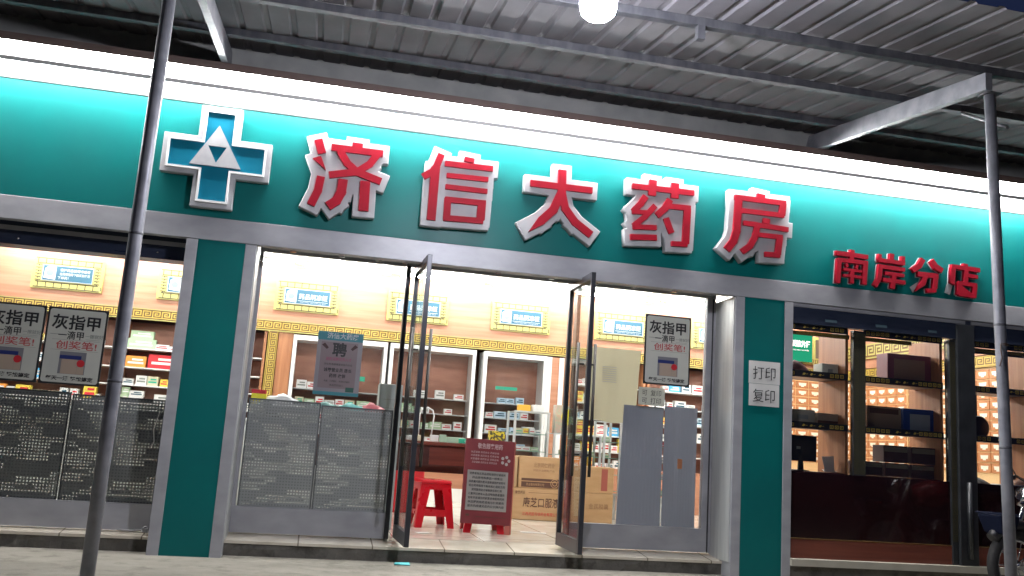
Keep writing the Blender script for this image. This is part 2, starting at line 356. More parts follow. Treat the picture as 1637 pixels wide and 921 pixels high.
GL = json.loads('''{"ji":[[0.034,[[-0.174,3.436],[-0.131,3.318]]],[0.034,[[-0.169,3.282],[-0.115,3.163]]],[0.033,[[-0.12,3.12],[-0.133,2.996],[-0.18,2.866]]],[0.044,[[0.155,3.449],[0.154,3.392]]],[0.029,[[-0.06,3.384],[0.375,3.384]]],[0.031,[[0.011,3.365],[0.085,3.262],[0.172,3.196],[0.379,3.138]]],[0.03,[[0.329,3.373],[0.272,3.28],[0.172,3.196],[-0.056,3.141]]],[0.039,[[0.064,3.119],[0.059,3.007],[0.025,2.926],[-0.039,2.872]]],[0.042,[[0.248,3.126],[0.256,2.867]]]],"xin":[[0.03,[[0.873,3.448],[0.839,3.333],[0.804,3.28],[0.732,3.228]]],[0.038,[[0.832,3.326],[0.83,2.856]]],[0.044,[[1.121,3.45],[1.118,3.407]]],[0.025,[[0.909,3.37],[1.334,3.376]]],[0.022,[[0.933,3.266],[1.299,3.274]]],[0.022,[[0.929,3.165],[1.298,3.167]]],[0.03,[[0.959,3.069],[0.96,2.877]]],[0.025,[[0.934,3.052],[1.292,3.06]]],[0.036,[[1.257,3.055],[1.256,2.906]]],[0.025,[[0.933,2.888],[1.28,2.901]]]],"da":[[0.029,[[1.675,3.292],[2.247,3.295]]],[0.038,[[1.96,3.45],[1.963,3.244],[1.898,3.075],[1.794,2.964],[1.665,2.882]]],[0.035,[[1.963,3.25],[2.005,3.1],[2.102,2.988],[2.255,2.889]]]],"yao":[[0.026,[[2.616,3.385],[3.215,3.392]]],[0.036,[[2.814,3.466],[2.808,3.318]]],[0.037,[[3.028,3.464],[3.027,3.32]]],[0.029,[[2.75,3.306],[2.704,3.228],[2.638,3.152]]],[0.019,[[2.627,3.145],[2.789,3.159]]],[0.026,[[2.844,3.229],[2.75,3.115],[2.646,3.018]]],[0.023,[[2.639,3.009],[2.864,3.026]]],[0.026,[[2.62,2.913],[2.87,2.934]]],[0.031,[[2.983,3.303],[2.939,3.217],[2.862,3.139]]],[0.025,[[2.95,3.239],[3.187,3.245]]],[0.034,[[3.155,3.241],[3.147,2.909]]],[0.023,[[3.165,2.904],[3.01,2.896]]],[0.028,[[2.95,3.127],[3.009,2.992]]]],"fang":[[0.041,[[3.882,3.467],[3.878,3.42]]],[0.025,[[3.616,3.405],[4.136,3.408]]],[0.033,[[4.105,3.404],[4.096,3.287]]],[0.023,[[3.687,3.285],[4.119,3.288]]],[0.035,[[3.659,3.416],[3.643,3.082],[3.615,2.987],[3.551,2.899]]],[0.035,[[3.939,3.239],[3.935,3.192]]],[0.023,[[3.708,3.171],[4.164,3.158]]],[0.029,[[3.849,3.164],[3.826,3.046],[3.779,2.959],[3.699,2.895]]],[0.022,[[3.857,3.075],[4.106,3.078]]],[0.031,[[4.076,3.072],[4.059,2.907]]],[0.024,[[4.084,2.905],[3.927,2.898]]]],"nan":[[0.022,[[4.69,3.008],[5.03,3.001]]],[0.023,[[4.863,3.054],[4.855,2.949]]],[0.024,[[4.725,2.95],[4.71,2.718]]],[0.019,[[4.709,2.945],[5.027,2.942]]],[0.024,[[5.004,2.944],[4.988,2.731]]],[0.014,[[4.799,2.917],[4.812,2.883]]],[0.014,[[4.917,2.915],[4.904,2.875]]],[0.013,[[4.77,2.858],[4.965,2.855]]],[0.013,[[4.77,2.8],[4.965,2.797]]],[0.019,[[4.863,2.869],[4.857,2.73]]]],"an":[[0.023,[[5.286,3.063],[5.28,2.996]]],[0.019,[[5.157,3.045],[5.15,2.984]]],[0.019,[[5.407,3.051],[5.402,2.986]]],[0.019,[[5.14,2.988],[5.426,2.982]]],[0.019,[[5.14,2.927],[5.426,2.919]]],[0.023,[[5.163,2.924],[5.148,2.804],[5.099,2.728]]],[0.016,[[5.213,2.867],[5.417,2.862]]],[0.019,[[5.188,2.801],[5.429,2.795]]],[0.023,[[5.311,2.865],[5.288,2.722]]]],"fen":[[0.026,[[5.626,3.048],[5.583,2.976],[5.508,2.923]]],[0.027,[[5.717,3.043],[5.766,2.988],[5.836,2.951]]],[0.024,[[5.566,2.895],[5.79,2.895]]],[0.025,[[5.762,2.898],[5.749,2.769]]],[0.02,[[5.763,2.754],[5.663,2.741]]],[0.025,[[5.652,2.894],[5.622,2.808],[5.522,2.742]]]],"dian":[[0.025,[[6.096,3.051],[6.09,3.008]]],[0.022,[[5.94,3.01],[6.257,3.003]]],[0.025,[[5.958,3.001],[5.945,2.842],[5.913,2.746]]],[0.022,[[6.103,2.986],[6.092,2.857]]],[0.018,[[6.099,2.938],[6.23,2.932]]],[0.021,[[6.024,2.853],[6.013,2.736]]],[0.019,[[6.012,2.852],[6.219,2.849]]],[0.024,[[6.199,2.85],[6.182,2.723]]],[0.019,[[6.013,2.744],[6.196,2.738]]]]}''')

# ================================================================== THE SETTING
g = MB(); n = 60
gx = [-60 + 120*i/n for i in range(n+1)]
g.face([(-80,-60,0),(80,-60,0),(80,60,0),(-80,60,0)]); struct('ground', g, ground_m)
# step blocks under the shop, tiled apron on top (slopes up a little towards the glass)
def step(x0, x1, yf, zt, zb, yb, name='doorstep'):
    s = MB(); N = max(2, int((x1-x0)/.08)); r_ = random.Random(int(x0*100)+5)
    prev = None; cols = []
    for i in range(N+1):
        x = x0+(x1-x0)*i/N; cols.append([s.bm.verts.new((x, yf+.012*r_.uniform(-1,1), -.03)), s.bm.verts.new((x, yf+.010*r_.uniform(-1,1), zt*.5)), s.bm.verts.new((x, yf+.004*r_.uniform(-1,1), zt-.022)), s.bm.verts.new((x, yf+.02, zt-.02))])
    for A, B in zip(cols, cols[1:]):
        for k in range(3): s.bm.faces.new((A[k], B[k], B[k+1], A[k+1]))
    struct(name, s, step_m)
    t = MB(); t.hexa([(x0,yf-.012,zt-.022),(x1,yf-.012,zt-.022),(x1,yb,zb-.022),(x0,yb,zb-.022),(x0,yf-.012,zt),(x1,yf-.012,zt),(x1,yb,zb),(x0,yb,zb)])
    struct('doorstep_tiles', t, tile_m)
step(-.58, 3.70, .17, .118, .158, .52)
step(-8.0, -1.13, .17, .118, .150, .42)
f = MB(); f.box(-8, 9.4, .52, 6.2, .10, .160); struct('shop_floor', f, tiles('shop_floor_tiles', (.70,.66,.58), (.66,.62,.54), (.30,.27,.22), .8, .8, .16))
f = MB(); f.box(4.27, 9.4, .02, .52, -.05, .12); struct('doorstep', f, step_m)
f = MB(); f.box(4.275, 9.4, -.03, .52, .125, .185); struct('shop_sill', f, mat('pale_sill', (.42,.40,.33), .6, c2=(.36,.34,.28), scale=5))

B = thing('pharmacy_building', 'teal and white fronted pharmacy with open glass doors and lit interior', 'shop building', (0,0,0))
def part(name, mb, m, parent=None, **k): return obj(name, mb, m, parent or B, **k)
def boxes(name, bs, m, parent=None, **k):
    for b_ in bs: q_ = MB(); q_.box(*b_); o_ = obj(name, q_, m, parent or B, **k)
    return o_
m_ = MB(); m_.box(-7.5, 9.4, 0, .40, 2.69, 3.64); part('fascia', m_, teal)
m_ = MB(); pr = [(.40,3.642),(-.004,3.642),(-.012,3.650),(-.028,3.672),(-.042,3.70),(-.052,3.73),(-.058,3.77),(-.06,3.904),(.40,3.904)]
va = [m_.bm.verts.new((-7.5, y, z)) for y, z in pr]; vb = [m_.bm.verts.new((9.4, y, z)) for y, z in pr]
for k in range(len(pr)):
    f_ = m_.bm.faces.new((va[k], vb[k], vb[(k+1)%len(pr)], va[(k+1)%len(pr)])); f_.smooth = 1 <= k <= 6
m_.bm.faces.new(va); m_.bm.faces.new(vb[::-1]); part('cornice', m_, white)
m_ = MB(); m_.box(-7.5, 9.4, -.245, -.235, 3.708, 3.742); part('cornice_rail', m_, white)
m_ = MB(); m_.box(-7.5, 9.4, -.03, .45, 3.925, 4.02); m_.box(-7.5, 9.4, -.27, .45, 3.905, 3.924); m_.box(-7.5, 9.4, -.27, -.264, 3.860, 3.9045); part('flashing', m_, brown_soffit)  # hood and lip added to keep the tube light off the roof
m_ = MB(); m_.box(-7.5, 9.4, .05, .45, 4.022, 4.6); part('upper_wall', m_, mat('grey_render', (.30,.31,.30), .9, c2=(.38,.38,.37), scale=5, bump=.3))
m_ = MB(); m_.box(-7.5, 9.4, -.005, .08, 2.50, 2.688); part('fascia_trim', m_, alu, bevel=.004)
m_ = MB(); m_.box(-7.5, 9.4, .081, .44, 2.60, 2.688); part('soffit', m_, alu)
# pillars
for x0, x1 in ((-1.04, -.666), (3.79, 4.19)):
    m_ = MB(); m_.box(x0, x1, 0, .44, -.05, 2.499); p_ = part('pillar', m_, teal)
    for a, b in ((x0-.09, x0-.001), (x1+.001, x1+.088)):
        m_ = MB(); m_.box(a, b, -.004, .44, -.05, 2.496); obj('pillar_trim', m_, alu, p_, bevel=.003)
m_ = MB(); m_.box(3.692, 3.699, .02, .40, .13, 2.49); part('reveal_panel', m_, alu_br)
m_ = MB(); m_.box(-.577, -.570, .02, .40, .13, 2.49); part('reveal_panel', m_, alu_br)
m_ = MB(); m_.box(4.279, 4.284, .02, .05, .19, 2.49); part('reveal_panel', m_, alu)
# end and back walls, ceiling
boxes('end_wall', [(-7.6, -7.5, 0, 6.3, 0, 4.2), (9.41, 9.5, 0, 6.3, 0, 4.2)], white)
m_ = MB(); m_.box(-7.5, 9.4, 6.2, 6.3, 0, 4.2); part('back_wall', m_, mat('brown_back_wall', (.16,.07,.04), .5, c2=(.22,.10,.06), scale=3, stretch=(1,1,6)))
m_ = MB(); m_.box(-7.5, 9.4, .45, 6.2, 3.38, 3.45); part('ceiling', m_, white)
m_ = MB(); m_.box(-7.5, 9.4, .45, .52, 2.61, 3.38); part('inner_lintel', m_, white)
m_ = MB(); m_.box(-7.5, 9.4, .45, 6.2, 4.15, 4.25); part('roof_slab', m_, mat('slab', (.1,.1,.1), .9))
# shopfront of the middle bay: plane y = .42
boxes('frame_header', [(-.57, 3.692, .40, .445, 2.53, 2.598)], alu)
boxes('base_rail', [(-.57, .704, .40, .46, .158, .369), (2.336, 3.692, .40, .46, .160, .371)], alu)
boxes('frame_stile', [(-.57, -.54, .402, .458, .37, 2.529), (3.60, 3.690, .402, .458, .372, 2.529)], alu)
boxes('door_jamb', [(.705, .742, .38, .47, .158, 2.529), (2.302, 2.335, .38, .47, .16, 2.529)], alu_dk)
m_ = MB(); m_.box(3.655, 3.664, .392, .399, .16, 2.52); part('seam', m_, black)
for x0, x1 in ((-.54, .705), (2.335, 3.60)):
    m_ = MB(); m_.box(x0, x1, .425, .433, .37, 2.529); part('window_pane', m_, glass)
# track under the soffit with small shiny lugs
m_ = MB(); m_.tube([(-.5,.33,2.555),(3.6,.33,2.555)], .011); part('shutter_rail', m_, alu_br)
boxes('rail_lug', [(x, x+.05, .31, .35, 2.535, 2.58) for x in (-.32, .1, .42, .66, 1.5, 2.0, 2.42, 2.8, 3.2)], chrome)
def door(hx, ang, mir):
    e = MB(); W_, H_ = .72, 2.345
    e.box(0, .042, -.02, .02, 0, H_); e.box(W_-.042, W_, -.02, .02, 0, H_); e.box(.042, W_-.042, -.02, .02, 0, .11); e.box(.042, W_-.042, -.02, .02, H_-.06, H_)
    o = obj('glass_door', e, alu_dk, B, bevel=.003, loc=(hx, .42, .172), rot=(0,0,R(ang)))
    e = MB(); e.box(.042, W_-.042, -.005, .005, .11, H_-.06); obj('door_pane', e, glassd, o)
    for s in (-1, 1):
        e = MB(); yh = s*.075
        e.tube([(W_-.10, yh, .62), (W_-.10, yh, 1.74)], .0135)
        e.tube([(W_-.10, s*.0205, .80), (W_-.10, yh, .80)], .008); e.tube([(W_-.10, s*.0205, 1.56), (W_-.10, yh, 1.56)], .008)
        obj('handle', e, mat('dark_steel_handle', (.05,.045,.04), .45, metal=.5), o)
    return o
tag(door(.80, -88, 1), 'glass door leaf swung outward beside the perforated board')
tag(door(2.245, -90.5, 1), 'glass door leaf swung outward beside the grey plastic sheets')

# left bay
m_ = MB(); m_.box(-7.5, -1.131, .25, .45, 2.345, 2.598); sb = part('shutter_box', m_, navy)
m_ = MB(); m_.box(-7.5, -1.131, .243, .249, 2.46, 2.497); obj('trim_strip', m_, alu, sb)
for x in (-2.45, -1.38): m_ = MB(); m_.lathe([(.008,0),(.010,.01),(.004,.016)], 10, (x, .243, 2.39)); obj('rivet', m_, chrome, sb)  # chrome studs added as two glints on the box
boxes('base_rail', [(-7.5, -1.132, .27, .33, .148, .355)], alu)
boxes('frame_stile', [(-1.16, -1.132, .27, .33, .356, 2.344)], alu)
m_ = MB(); m_.box(-7.5, -1.16, .297, .305, .355, 2.344); part('window_pane', m_, glass)
# right bay: dark frame in the plane y = .05
m_ = MB(); m_.box(4.275, 9.4, .02, .0805, 2.31, 2.499); m_.box(4.275, 9.4, .0812, .10, 2.31, 2.598); sb = part('shutter_box', m_, navy)
m_ = MB(); m_.box(4.275, 6.12, .008, .0195, 2.462, 2.495); m_.box(6.19, 9.4, .008, .0195, 2.462, 2.495); obj('trim_strip', m_, alu, sb)
boxes('faded_sticker', [(x, x+l, .0165, .0195, 2.345, 2.37) for x, l in ((4.62,.12),(5.15,.12),(5.72,.09))], mat('faded_sticker', (.08,.13,.16), .4), sb)
m_ = MB(); m_.box(6.02, 6.215, .0, .11, .187, 2.455); m_.box(5.955, 6.019, .03, .11, .187, 2.30); part('door_post', m_, darkf, bevel=.006)
m_ = MB(); m_.tube([(6.115,-.012,.25),(6.115,-.012,.95)], .022); part('door_post_rail', m_, darkf)
m_ = MB(); m_.box(4.286, 5.954, .04, .10, .187, .36); m_.box(6.216, 9.4, .04, .10, .187, .36); part('plinth_board', m_, wood_dk)
m_ = MB(); m_.box(4.286, 5.954, .055, .10, .362, .945); m_.box(6.216, 9.4, .055, .10, .362, .945); part('glossy_lower_board', m_, redglass)
m_ = MB(); m_.box(4.286, 9.4, .04, .054, .352, .362); part('gilt_line', m_, mat('gilt', (.30,.18,.06), .4))
for x0, x1 in ((4.286,4.935),(5.065,5.954),(6.216,9.4)):
    m_ = MB(); m_.box(x0, x1, .072, .078, .946, 2.298); part('window_pane', m_, glass)
# display niches behind that glass: side panels, fretwork bands
for k, (x0, x1) in enumerate(((4.286, 4.93), (5.07, 5.95), (6.22, 6.99), (7.13, 8.0))):
    c = thing('display_shelf', ['narrow display shelf with dark fretwork edges, next to the teal pillar', 'wide display shelf with dark fretwork edges holding a blue box and a cream box', 'display shelf with dark fretwork edges behind the grey pole', 'display shelf beyond the grey pole at the edge of the shopfront'][k], 'shelf', (x0, .10, 0), group='fretwork display shelves')
    W_ = x1-x0
    for xx in ((W_-.03, W_),) if k else ((W_-.03, W_),):
        m_ = MB(); m_.box(xx[0], xx[1], .03, .50, .95, 2.30); obj('side_panel', m_, wood_v, c)
    for z in (2.27, 1.83, 1.355):
        m_ = MB(); m_.box(0, W_-.031, .0, .42 if z < 2.2 else .03, z, z+.02); s_ = obj('shelf', m_, darkf, c)
        m_ = MB(); m_.box(0, W_-.031, -.018, -.001, z-.012, z+.05); b_ = obj('fretwork_band', m_, black, c)
        q = MB(); r_ = random.Random(k*7+int(z*10)); mid = W_*.42
        fretx = [(0.02, .10 if k == 0 else W_*.33), (W_*.66, W_-.04)]
        for (a, b) in fretx:
            x = a
            while x + .045 < b:
                for (u0,u1,v0,v1) in ((.0,.038,0,.006),(.0,.038,.026,.032),(0,.006,.006,.026),(.032,.038,.006,.026),(.013,.025,.012,.020)):
                    q.face([(x+u0,-.0195,z+.003+v0),(x+u1,-.0195,z+.003+v0),(x+u1,-.0195,z+.003+v1),(x+u0,-.0195,z+.003+v1)])
                x += .052
        x = fretx[0][1] + .04
        while x < fretx[1][0] - .05:
            zz = z+.012
            q.face([(x,-.0195,zz),(x+.02,-.0195,zz-.004),(x+.035,-.0195,zz+.012),(x+.015,-.0195,zz+.018)])
            q.face([(x+.03,-.0195,zz+.003),(x+.06,-.0195,zz+.006),(x+.05,-.0195,zz+.010)])
            x += r_.uniform(.07,.1)
        obj('gold_pattern', q, mat('bright_gilt', (.85,.62,.12), .4), b_)
m_ = MB(); m_.box(4.936, 5.064, .05, .10, .946, 2.298); pp = part('patterned_post', m_, darkf)
q = MB()
for a in (4.945, 5.006): fret(q, a, a+.05, .96, 2.28, .047, False, .055)
obj('post_pattern', q, mat('dull_bronze', (.055,.05,.022), .5), pp)
q = MB(); fret(q, 5.958, 6.012, .40, 2.28, .027, False, .06); part('post_pattern', q, MATS['dull_bronze'])
# gold hanging border just inside the top of the right-hand windows
q = MB(); q.box(4.30, 4.93, .11, .12, 2.215, 2.255); q.box(5.08, 5.60, .11, .12, 2.215, 2.255); q.box(6.23, 6.9, .11, .12, 2.20, 2.255); gb = part('gilt_border', q, black)
q = MB()
for a, b in ((4.31, 4.92), (5.09, 5.59), (6.24, 6.89)): fret(q, a, b, 2.22, 2.25, .106, True, .045)
obj('gold_pattern', q, gold, gb)

# ------------------------------------------------------------------ back run of the interior
m_ = MB(); m_.box(-7.5, 8.2, 5.58, 5.66, 2.53, 3.38); part('header_wall', m_, wood)
m_ = MB(); m_.box(-7.5, 8.2, 5.575, 5.66, 2.40, 2.53); hb = part('header_band', m_, brown_l)
q = MB(); fret(q, -7.4, 8.1, 2.415, 2.515, 5.571, True, .125); obj('gold_pattern', q, gold, hb)
q = MB(); q.box(-7.5, 8.2, 5.568, 5.574, 2.386, 2.40); q.box(-7.5, 8.2, 5.568, 5.574, 2.53, 2.54); obj('gilt_edge', q, yellow, hb)

def cabinet(x0, x1, label, post=True, levels=(.75, 1.0, 1.24, 1.48, 1.72, 1.98), frame=wood_v, back=None, base=.62):
    c = thing('medicine_cabinet', label, 'cabinet', (x0, 5.6, .16), group='wall cabinets'); W_ = x1-x0
    m_ = MB(); m_.box(0, W_, .36, .40, base, 2.22); obj('back_panel', m_, back or mat('cabinet_back', (.27,.115,.075), .5, c2=(.36,.165,.11), scale=2, stretch=(1,1,5)), c)
    m_ = MB(); m_.box(0, W_, 0, .38, 0, base-.002); obj('base_cupboard', m_, wood, c)
    for z in levels:
        m_ = MB(); m_.box(.04, W_-.04, .02, .35, z-.16, z-.145); obj('shelf', m_, white, c)
    for a, b in ((0, .035), (W_-.035, W_)):
        m_ = MB(); m_.box(a, b, -.001, .36, base, 2.22); obj('side_panel', m_, frame, c)
    return c
cabs = [(-5.6,-4.2,'wooden medicine cabinet farthest along the wall behind the posters'), (-4.2,-2.68,'wooden medicine cabinet partly behind the two posters'), (-2.62,-1.0,'wooden medicine cabinet with green and red boxes seen between pole and teal pillar'), (-.98,-.72,'narrow wooden medicine cabinet beside the upright gold fretwork strip'), (3.78,4.95,'wooden medicine cabinet behind the open door leaf and beige banner'), (4.98,6.2,'wooden medicine cabinet seen past the framed poster')]
cab_o = [cabinet(a, b, l) for a, b, l in cabs]
# upright gold strips
for x, wd in ((-2.665, .04), (-.70, .13), (-.985+.0, .0), (6.21, .1)):
    if not wd: continue
    m_ = MB(); m_.box(x, x+wd, 5.565, 5.60, .78, 2.385); s_ = part('fretwork_strip', m_, brown_l if wd > .05 else gold)
    if wd > .05:
        q = MB(); fret(q, x+.02, x+wd-.02, .80, 2.37, 5.562, False, .10); q.box(x, x+.01, 5.559, 5.5645, .78, 2.385); q.box(x+wd-.01, x+wd, 5.559, 5.5645, .78, 2.385); obj('gold_pattern', q, gold, s_)
m_ = MB(); m_.box(-.56, -.36, 5.60, 5.66, .16, 2.386); m_.box(3.64, 3.77, 5.60, 5.66, .16, 2.386); part('wood_pilaster', m_, wood_v)
# white framed cool cabinets
def cooler(x0, x1, label):
    c = thing('glass_cooler', label, 'display fridge', (x0, 5.52, .16), group='white framed cool cabinets'); W_ = x1-x0
    m_ = MB(); m_.box(0, W_, .40, .45, .5, 2.22); obj('back_panel', m_, MATS['cabinet_back'], c)
    m_ = MB(); m_.box(0, .05, 0, .40, 0, 2.20); m_.box(W_-.05, W_, 0, .40, 0, 2.20); m_.box(.05, W_-.05, 0, .40, 2.13, 2.20); m_.box(.05, W_-.05, 0, .40, 0, .58); obj('frame', m_, white, c, bevel=.004)
    for z in (.80, 1.02, 1.24, 1.46):
        m_ = MB(); m_.box(.06, W_-.06, .06, .39, z-.012, z); obj('shelf', m_, mat('shelf_glass_white', (.6,.62,.62), .2), c)
    m_ = MB(); m_.box(.055, W_-.055, .01, .016, .58, 2.13); obj('glass_front', m_, glass, c)
    return c
cool_o = [cooler(-.35, .98, 'white framed cool cabinet behind the recruitment poster'), cooler(1.02, 2.28, 'white framed cool cabinet behind the open door and desk'), cooler(2.40, 3.36, 'white framed cool cabinet with blue striped packs above the glass case')]
cool_x = [(-.35,.98),(1.02,2.28),(2.40,3.36)]
m_ = MB(); m_.box(3.37, 3.44, 5.55, 5.60, .16, 2.36); m_.box(3.56, 3.63, 5.55, 5.60, .16, 2.36); part('white_post', m_, white)
m_ = MB(); m_.box(3.441, 3.559, 5.56, 5.60, .16, 2.36); part('orange_panel', m_, wood)

# signs above: yellow key-patterned frame, blue plate
def wall_sign(x, label, second=True):
    c = thing('cabinet_sign', label, 'sign', (x, 5.575, 2.905), group='blue plates on the header wall')
    m_ = MB(); m_.box(-.45, .45, -.03, 0, -.215, .215); fr = obj('sign_frame', m_, yellow, c)
    q = MB(); r_ = random.Random(int(x*10)); y = -.033
    def ln(x0, x1, z0, z1): q.face([(x0,y,z0),(x1,y,z0),(x1,y,z1),(x0,y,z1)])
    for z in (.190, -.205): ln(-.42, .42, z, z+.014)
    for z in (.120, -.132): ln(-.40, .40, z, z+.012)
    for k in range(9): xx = -.4+.1*k; ln(xx, xx+.012, .132, .190); ln(xx+.03, xx+.042, -.191, -.132)
    for s in (-1, 1):
        for k in range(6):
            zz = -.11+.042*k; a, b = sorted((s*.34, s*.41)); ln(a, b, zz, zz+.013); ln(s*.375-.006, s*.375+.006, zz-.015, zz)
    obj('key_lines', q, mat('key_line_brown', (.05,.035,.01), .5), fr)
    m_ = MB(); m_.box(-.315, .315, -.045, -.031, -.105, .105); pl = obj('plate', m_, signblue, c)
    q = MB(); y = -.0465
    for (a, b, c0, d) in ((-.318,.318,.100,.108),(-.318,.318,-.108,-.100),(-.32,-.312,-.1,.1),(.312,.32,-.1,.1)): ln(a, b, c0, d)
    pts = [(-.30,-.075),(-.15,-.09),(-.15,.09),(-.25,.09),(-.29,.06)]
    q.face([(a, y, b) for a, b in pts])
    if second: ln(-.13, .29, -.062, -.056)
    obj('plate_print', q, mat('plate_white', (.40,.43,.45), .5), pl)
    q = MB(); q.face([(-.225+.045*math.cos(t), -.048, .045*math.sin(t)) for t in [i*math.pi/8 for i in range(16)]]); obj('roundel', q, mat('pale_blue', (.15,.28,.35), .4), pl)
    if second:
        text('药品阴凉柜', .085, .08, -.047, -.028, MATS['plate_white'], pl, bold=.02, width=.40)
        text('YAO PIN YIN LIANG GUI', .02, .08, -.047, -.086, MATS['plate_white'], pl, width=.36)
    else:
        text('请按药品说明书或者', .042, .09, -.047, .035, MATS['plate_white'], pl, bold=.015, width=.38)
        text('在药师指导下购买和使用', .042, .09, -.047, -.02, MATS['plate_white'], pl, bold=.015, width=.38)
        text('下单药！', .042, -.04, -.047, -.072, MATS['plate_white'], pl, bold=.015)
    return c
wall_sign(-3.41, 'blue plate with three text lines in yellow key frame, above the poster window', False)
wall_sign(-1.80, 'blue plate in yellow key frame half hidden by the teal pillar', False)
wall_sign(-.22, 'blue plate in yellow key frame above the recruitment poster')
wall_sign(1.37, 'blue plate in yellow key frame crossed by the open door bars')
wall_sign(2.92, 'blue plate in yellow key frame clear above the doorway')
wall_sign(4.53, 'blue plate in yellow key frame just beside the framed poster')
wall_sign(6.10, 'blue plate in yellow key frame mostly hidden behind the framed poster')

# ------------------------------------------------------------------ canopy
S_ = .13
K = thing('canopy', 'corrugated metal lean-to canopy on two grey pipe posts over the shopfront', 'canopy', (0,0,0))
m_ = MB(); x = -7.0; prof = []
while x < 10.0:
    prof += [(x, 0), (x+.135, 0), (x+.150, .017), (x+.185, .017)]; x += .20
ys = [-3.30, -2.36, -1.45, -.5, .06]
rows = []
jr = random.Random(3)
for i, y in enumerate(ys):
    rows.append([m_.bm.verts.new((px, y, 4.182+S_*y+dz+(jr.uniform(0,.006) if dz == 0 else 0))) for px, dz in prof])
for A, Bq in zip(rows, rows[1:]):
    for k in range(len(A)-1): m_.bm.faces.new((A[k], A[k+1], Bq[k+1], Bq[k]))
ro = obj('roof_sheet', m_, sheet, K); sd = ro.modifiers.new('thickness', 'SOLIDIFY'); sd.thickness = .0015; sd.offset = 1
for y in (-.52, -1.46, -2.36):
    zt = 4.12+S_*y; m_ = MB(); m_.box(-7.0, 10.0, y-.03, y+.03, zt, zt+.058); obj('purlin', m_, galv_dk, K, bevel=.003)
for x in (-.975, 4.39):
    m_ = MB(); y0, y1 = -2.44, .0
    def zz(y): return 3.985+S_*y
    a, b = x-.028, x+.028
    m_.hexa([(a,y0,zz(y0)),(b,y0,zz(y0)),(b,-.01,zz(0)-.03),(a,-.01,zz(0)-.03),(a,y0,zz(y0)+.128),(b,y0,zz(y0)+.128),(b,-.10,zz(-.10)+.128),(a,-.10,zz(-.10)+.128)])
    obj('rafter', m_, galv, K, bevel=.003)
def post(x, y, xt=0):
    zt = 3.985+S_*y
    m_ = MB(); m_.tube([(x,y,-.02),(x+xt*.3,y,1.1),(x+xt*.62,y,2.3),(x+xt,y,zt-.008)], .037, 20); p_ = obj('post', m_, galv, K)
    m_ = MB(); m_.box(x+xt-.055, x+xt+.055, y-.055, y+.055, zt-.009, zt-.001); obj('cap_plate', m_, galv_dk, p_)
    for z in (2.02, 1.2): 
        m_ = MB(); m_.lathe([(.0375,0),(.0395,.004),(.0395,.012),(.0375,.016)], 20, (x+xt*z/zt, y, z)); obj('weld_ring', m_, galv_dk, p_)
post(-1.055, -2.36, .008); post(4.535, -2.36, -.075)
m_ = MB(); m_.box(2.225, 2.275, -2.40, -2.35, 3.715, 3.812); obj('stub', m_, galv_dk, K)
m_ = MB(); m_.tube([(4.60,-2.36,3.45),(4.95,-1.46,3.93)], .012); obj('stay', m_, galv_dk, K)
# wire tied round the right-hand post
m_ = MB()
for z in (1.885, 1.895): m_.lathe([(.038,0),(.043,.004),(.038,.008)], 16, (4.503, -2.36, z))
m_.tube([(4.47,-2.39,1.89),(4.45,-2.41,1.85),(4.47,-2.40,1.80),(4.44,-2.41,1.74)], .004, 6)
tag(obj('tie_wire', m_, mat('rusty_wire', (.10,.06,.04), .7)), 'rusty wire knotted round the grey canopy post', 'wire')

# bulb under the canopy
bx, by = 1.30, -3.20
bz = 3.315
K2 = thing('canopy_bulb', 'big bright white bulb hanging under the canopy edge', 'lamp', (bx, by, bz))
m_ = MB(); m_.lathe([(.03,0),(.068,.008),(.092,.032),(.100,.065),(.103,.12)], 24); obj('diffuser', m_, bulb_e, K2)
m_ = MB(); m_.lathe([(.105,.1205),(.105,.15),(.05,.20),(.024,.215),(.024,.245)], 24); obj('lamp_base', m_, white, K2)
m_ = MB(); m_.tube([(0,0,.245),(.005,.01,.33),(0,.02,.46)], .006, 8); obj('flex', m_, black, K2)

# LED battens along the cornice
bat = thing('light_batten', 'twin tube light batten, one of the row above the shop name', 'light fitting', (0,-.02,3.80), group='light battens above the sign')
L_ = 1.22
m_ = MB(); m_.box(0, L_-.01, -.22, -.12, .082, .104); obj('batten_housing', m_, white, bat)
for dz, dy in ((.060, -.195), (.050, -.145)):
    m_ = MB(); m_.tube([(.01,dy,dz),(L_-.02,dy,dz)], .0125, 8); obj('tube', m_, tube_e, bat)
bat.location.x = -4.9
BL = ['beyond the edge of the photo past the plain teal', 'at the edge of the photo over plain teal', 'over the plain teal beside the first grey pole', 'above the blue cross emblem', 'above the first big red character', 'above the second and third big red characters', 'above the fourth big red character', 'just past the fifth big red character', 'above the small branch name', 'beyond the second grey pole']
bat['label'] = 'twin tube light batten ' + BL[0]
for k in range(1, 10): dup(bat, (-4.9+L_*k, -.02, 3.80), label='twin tube light batten '+BL[k])

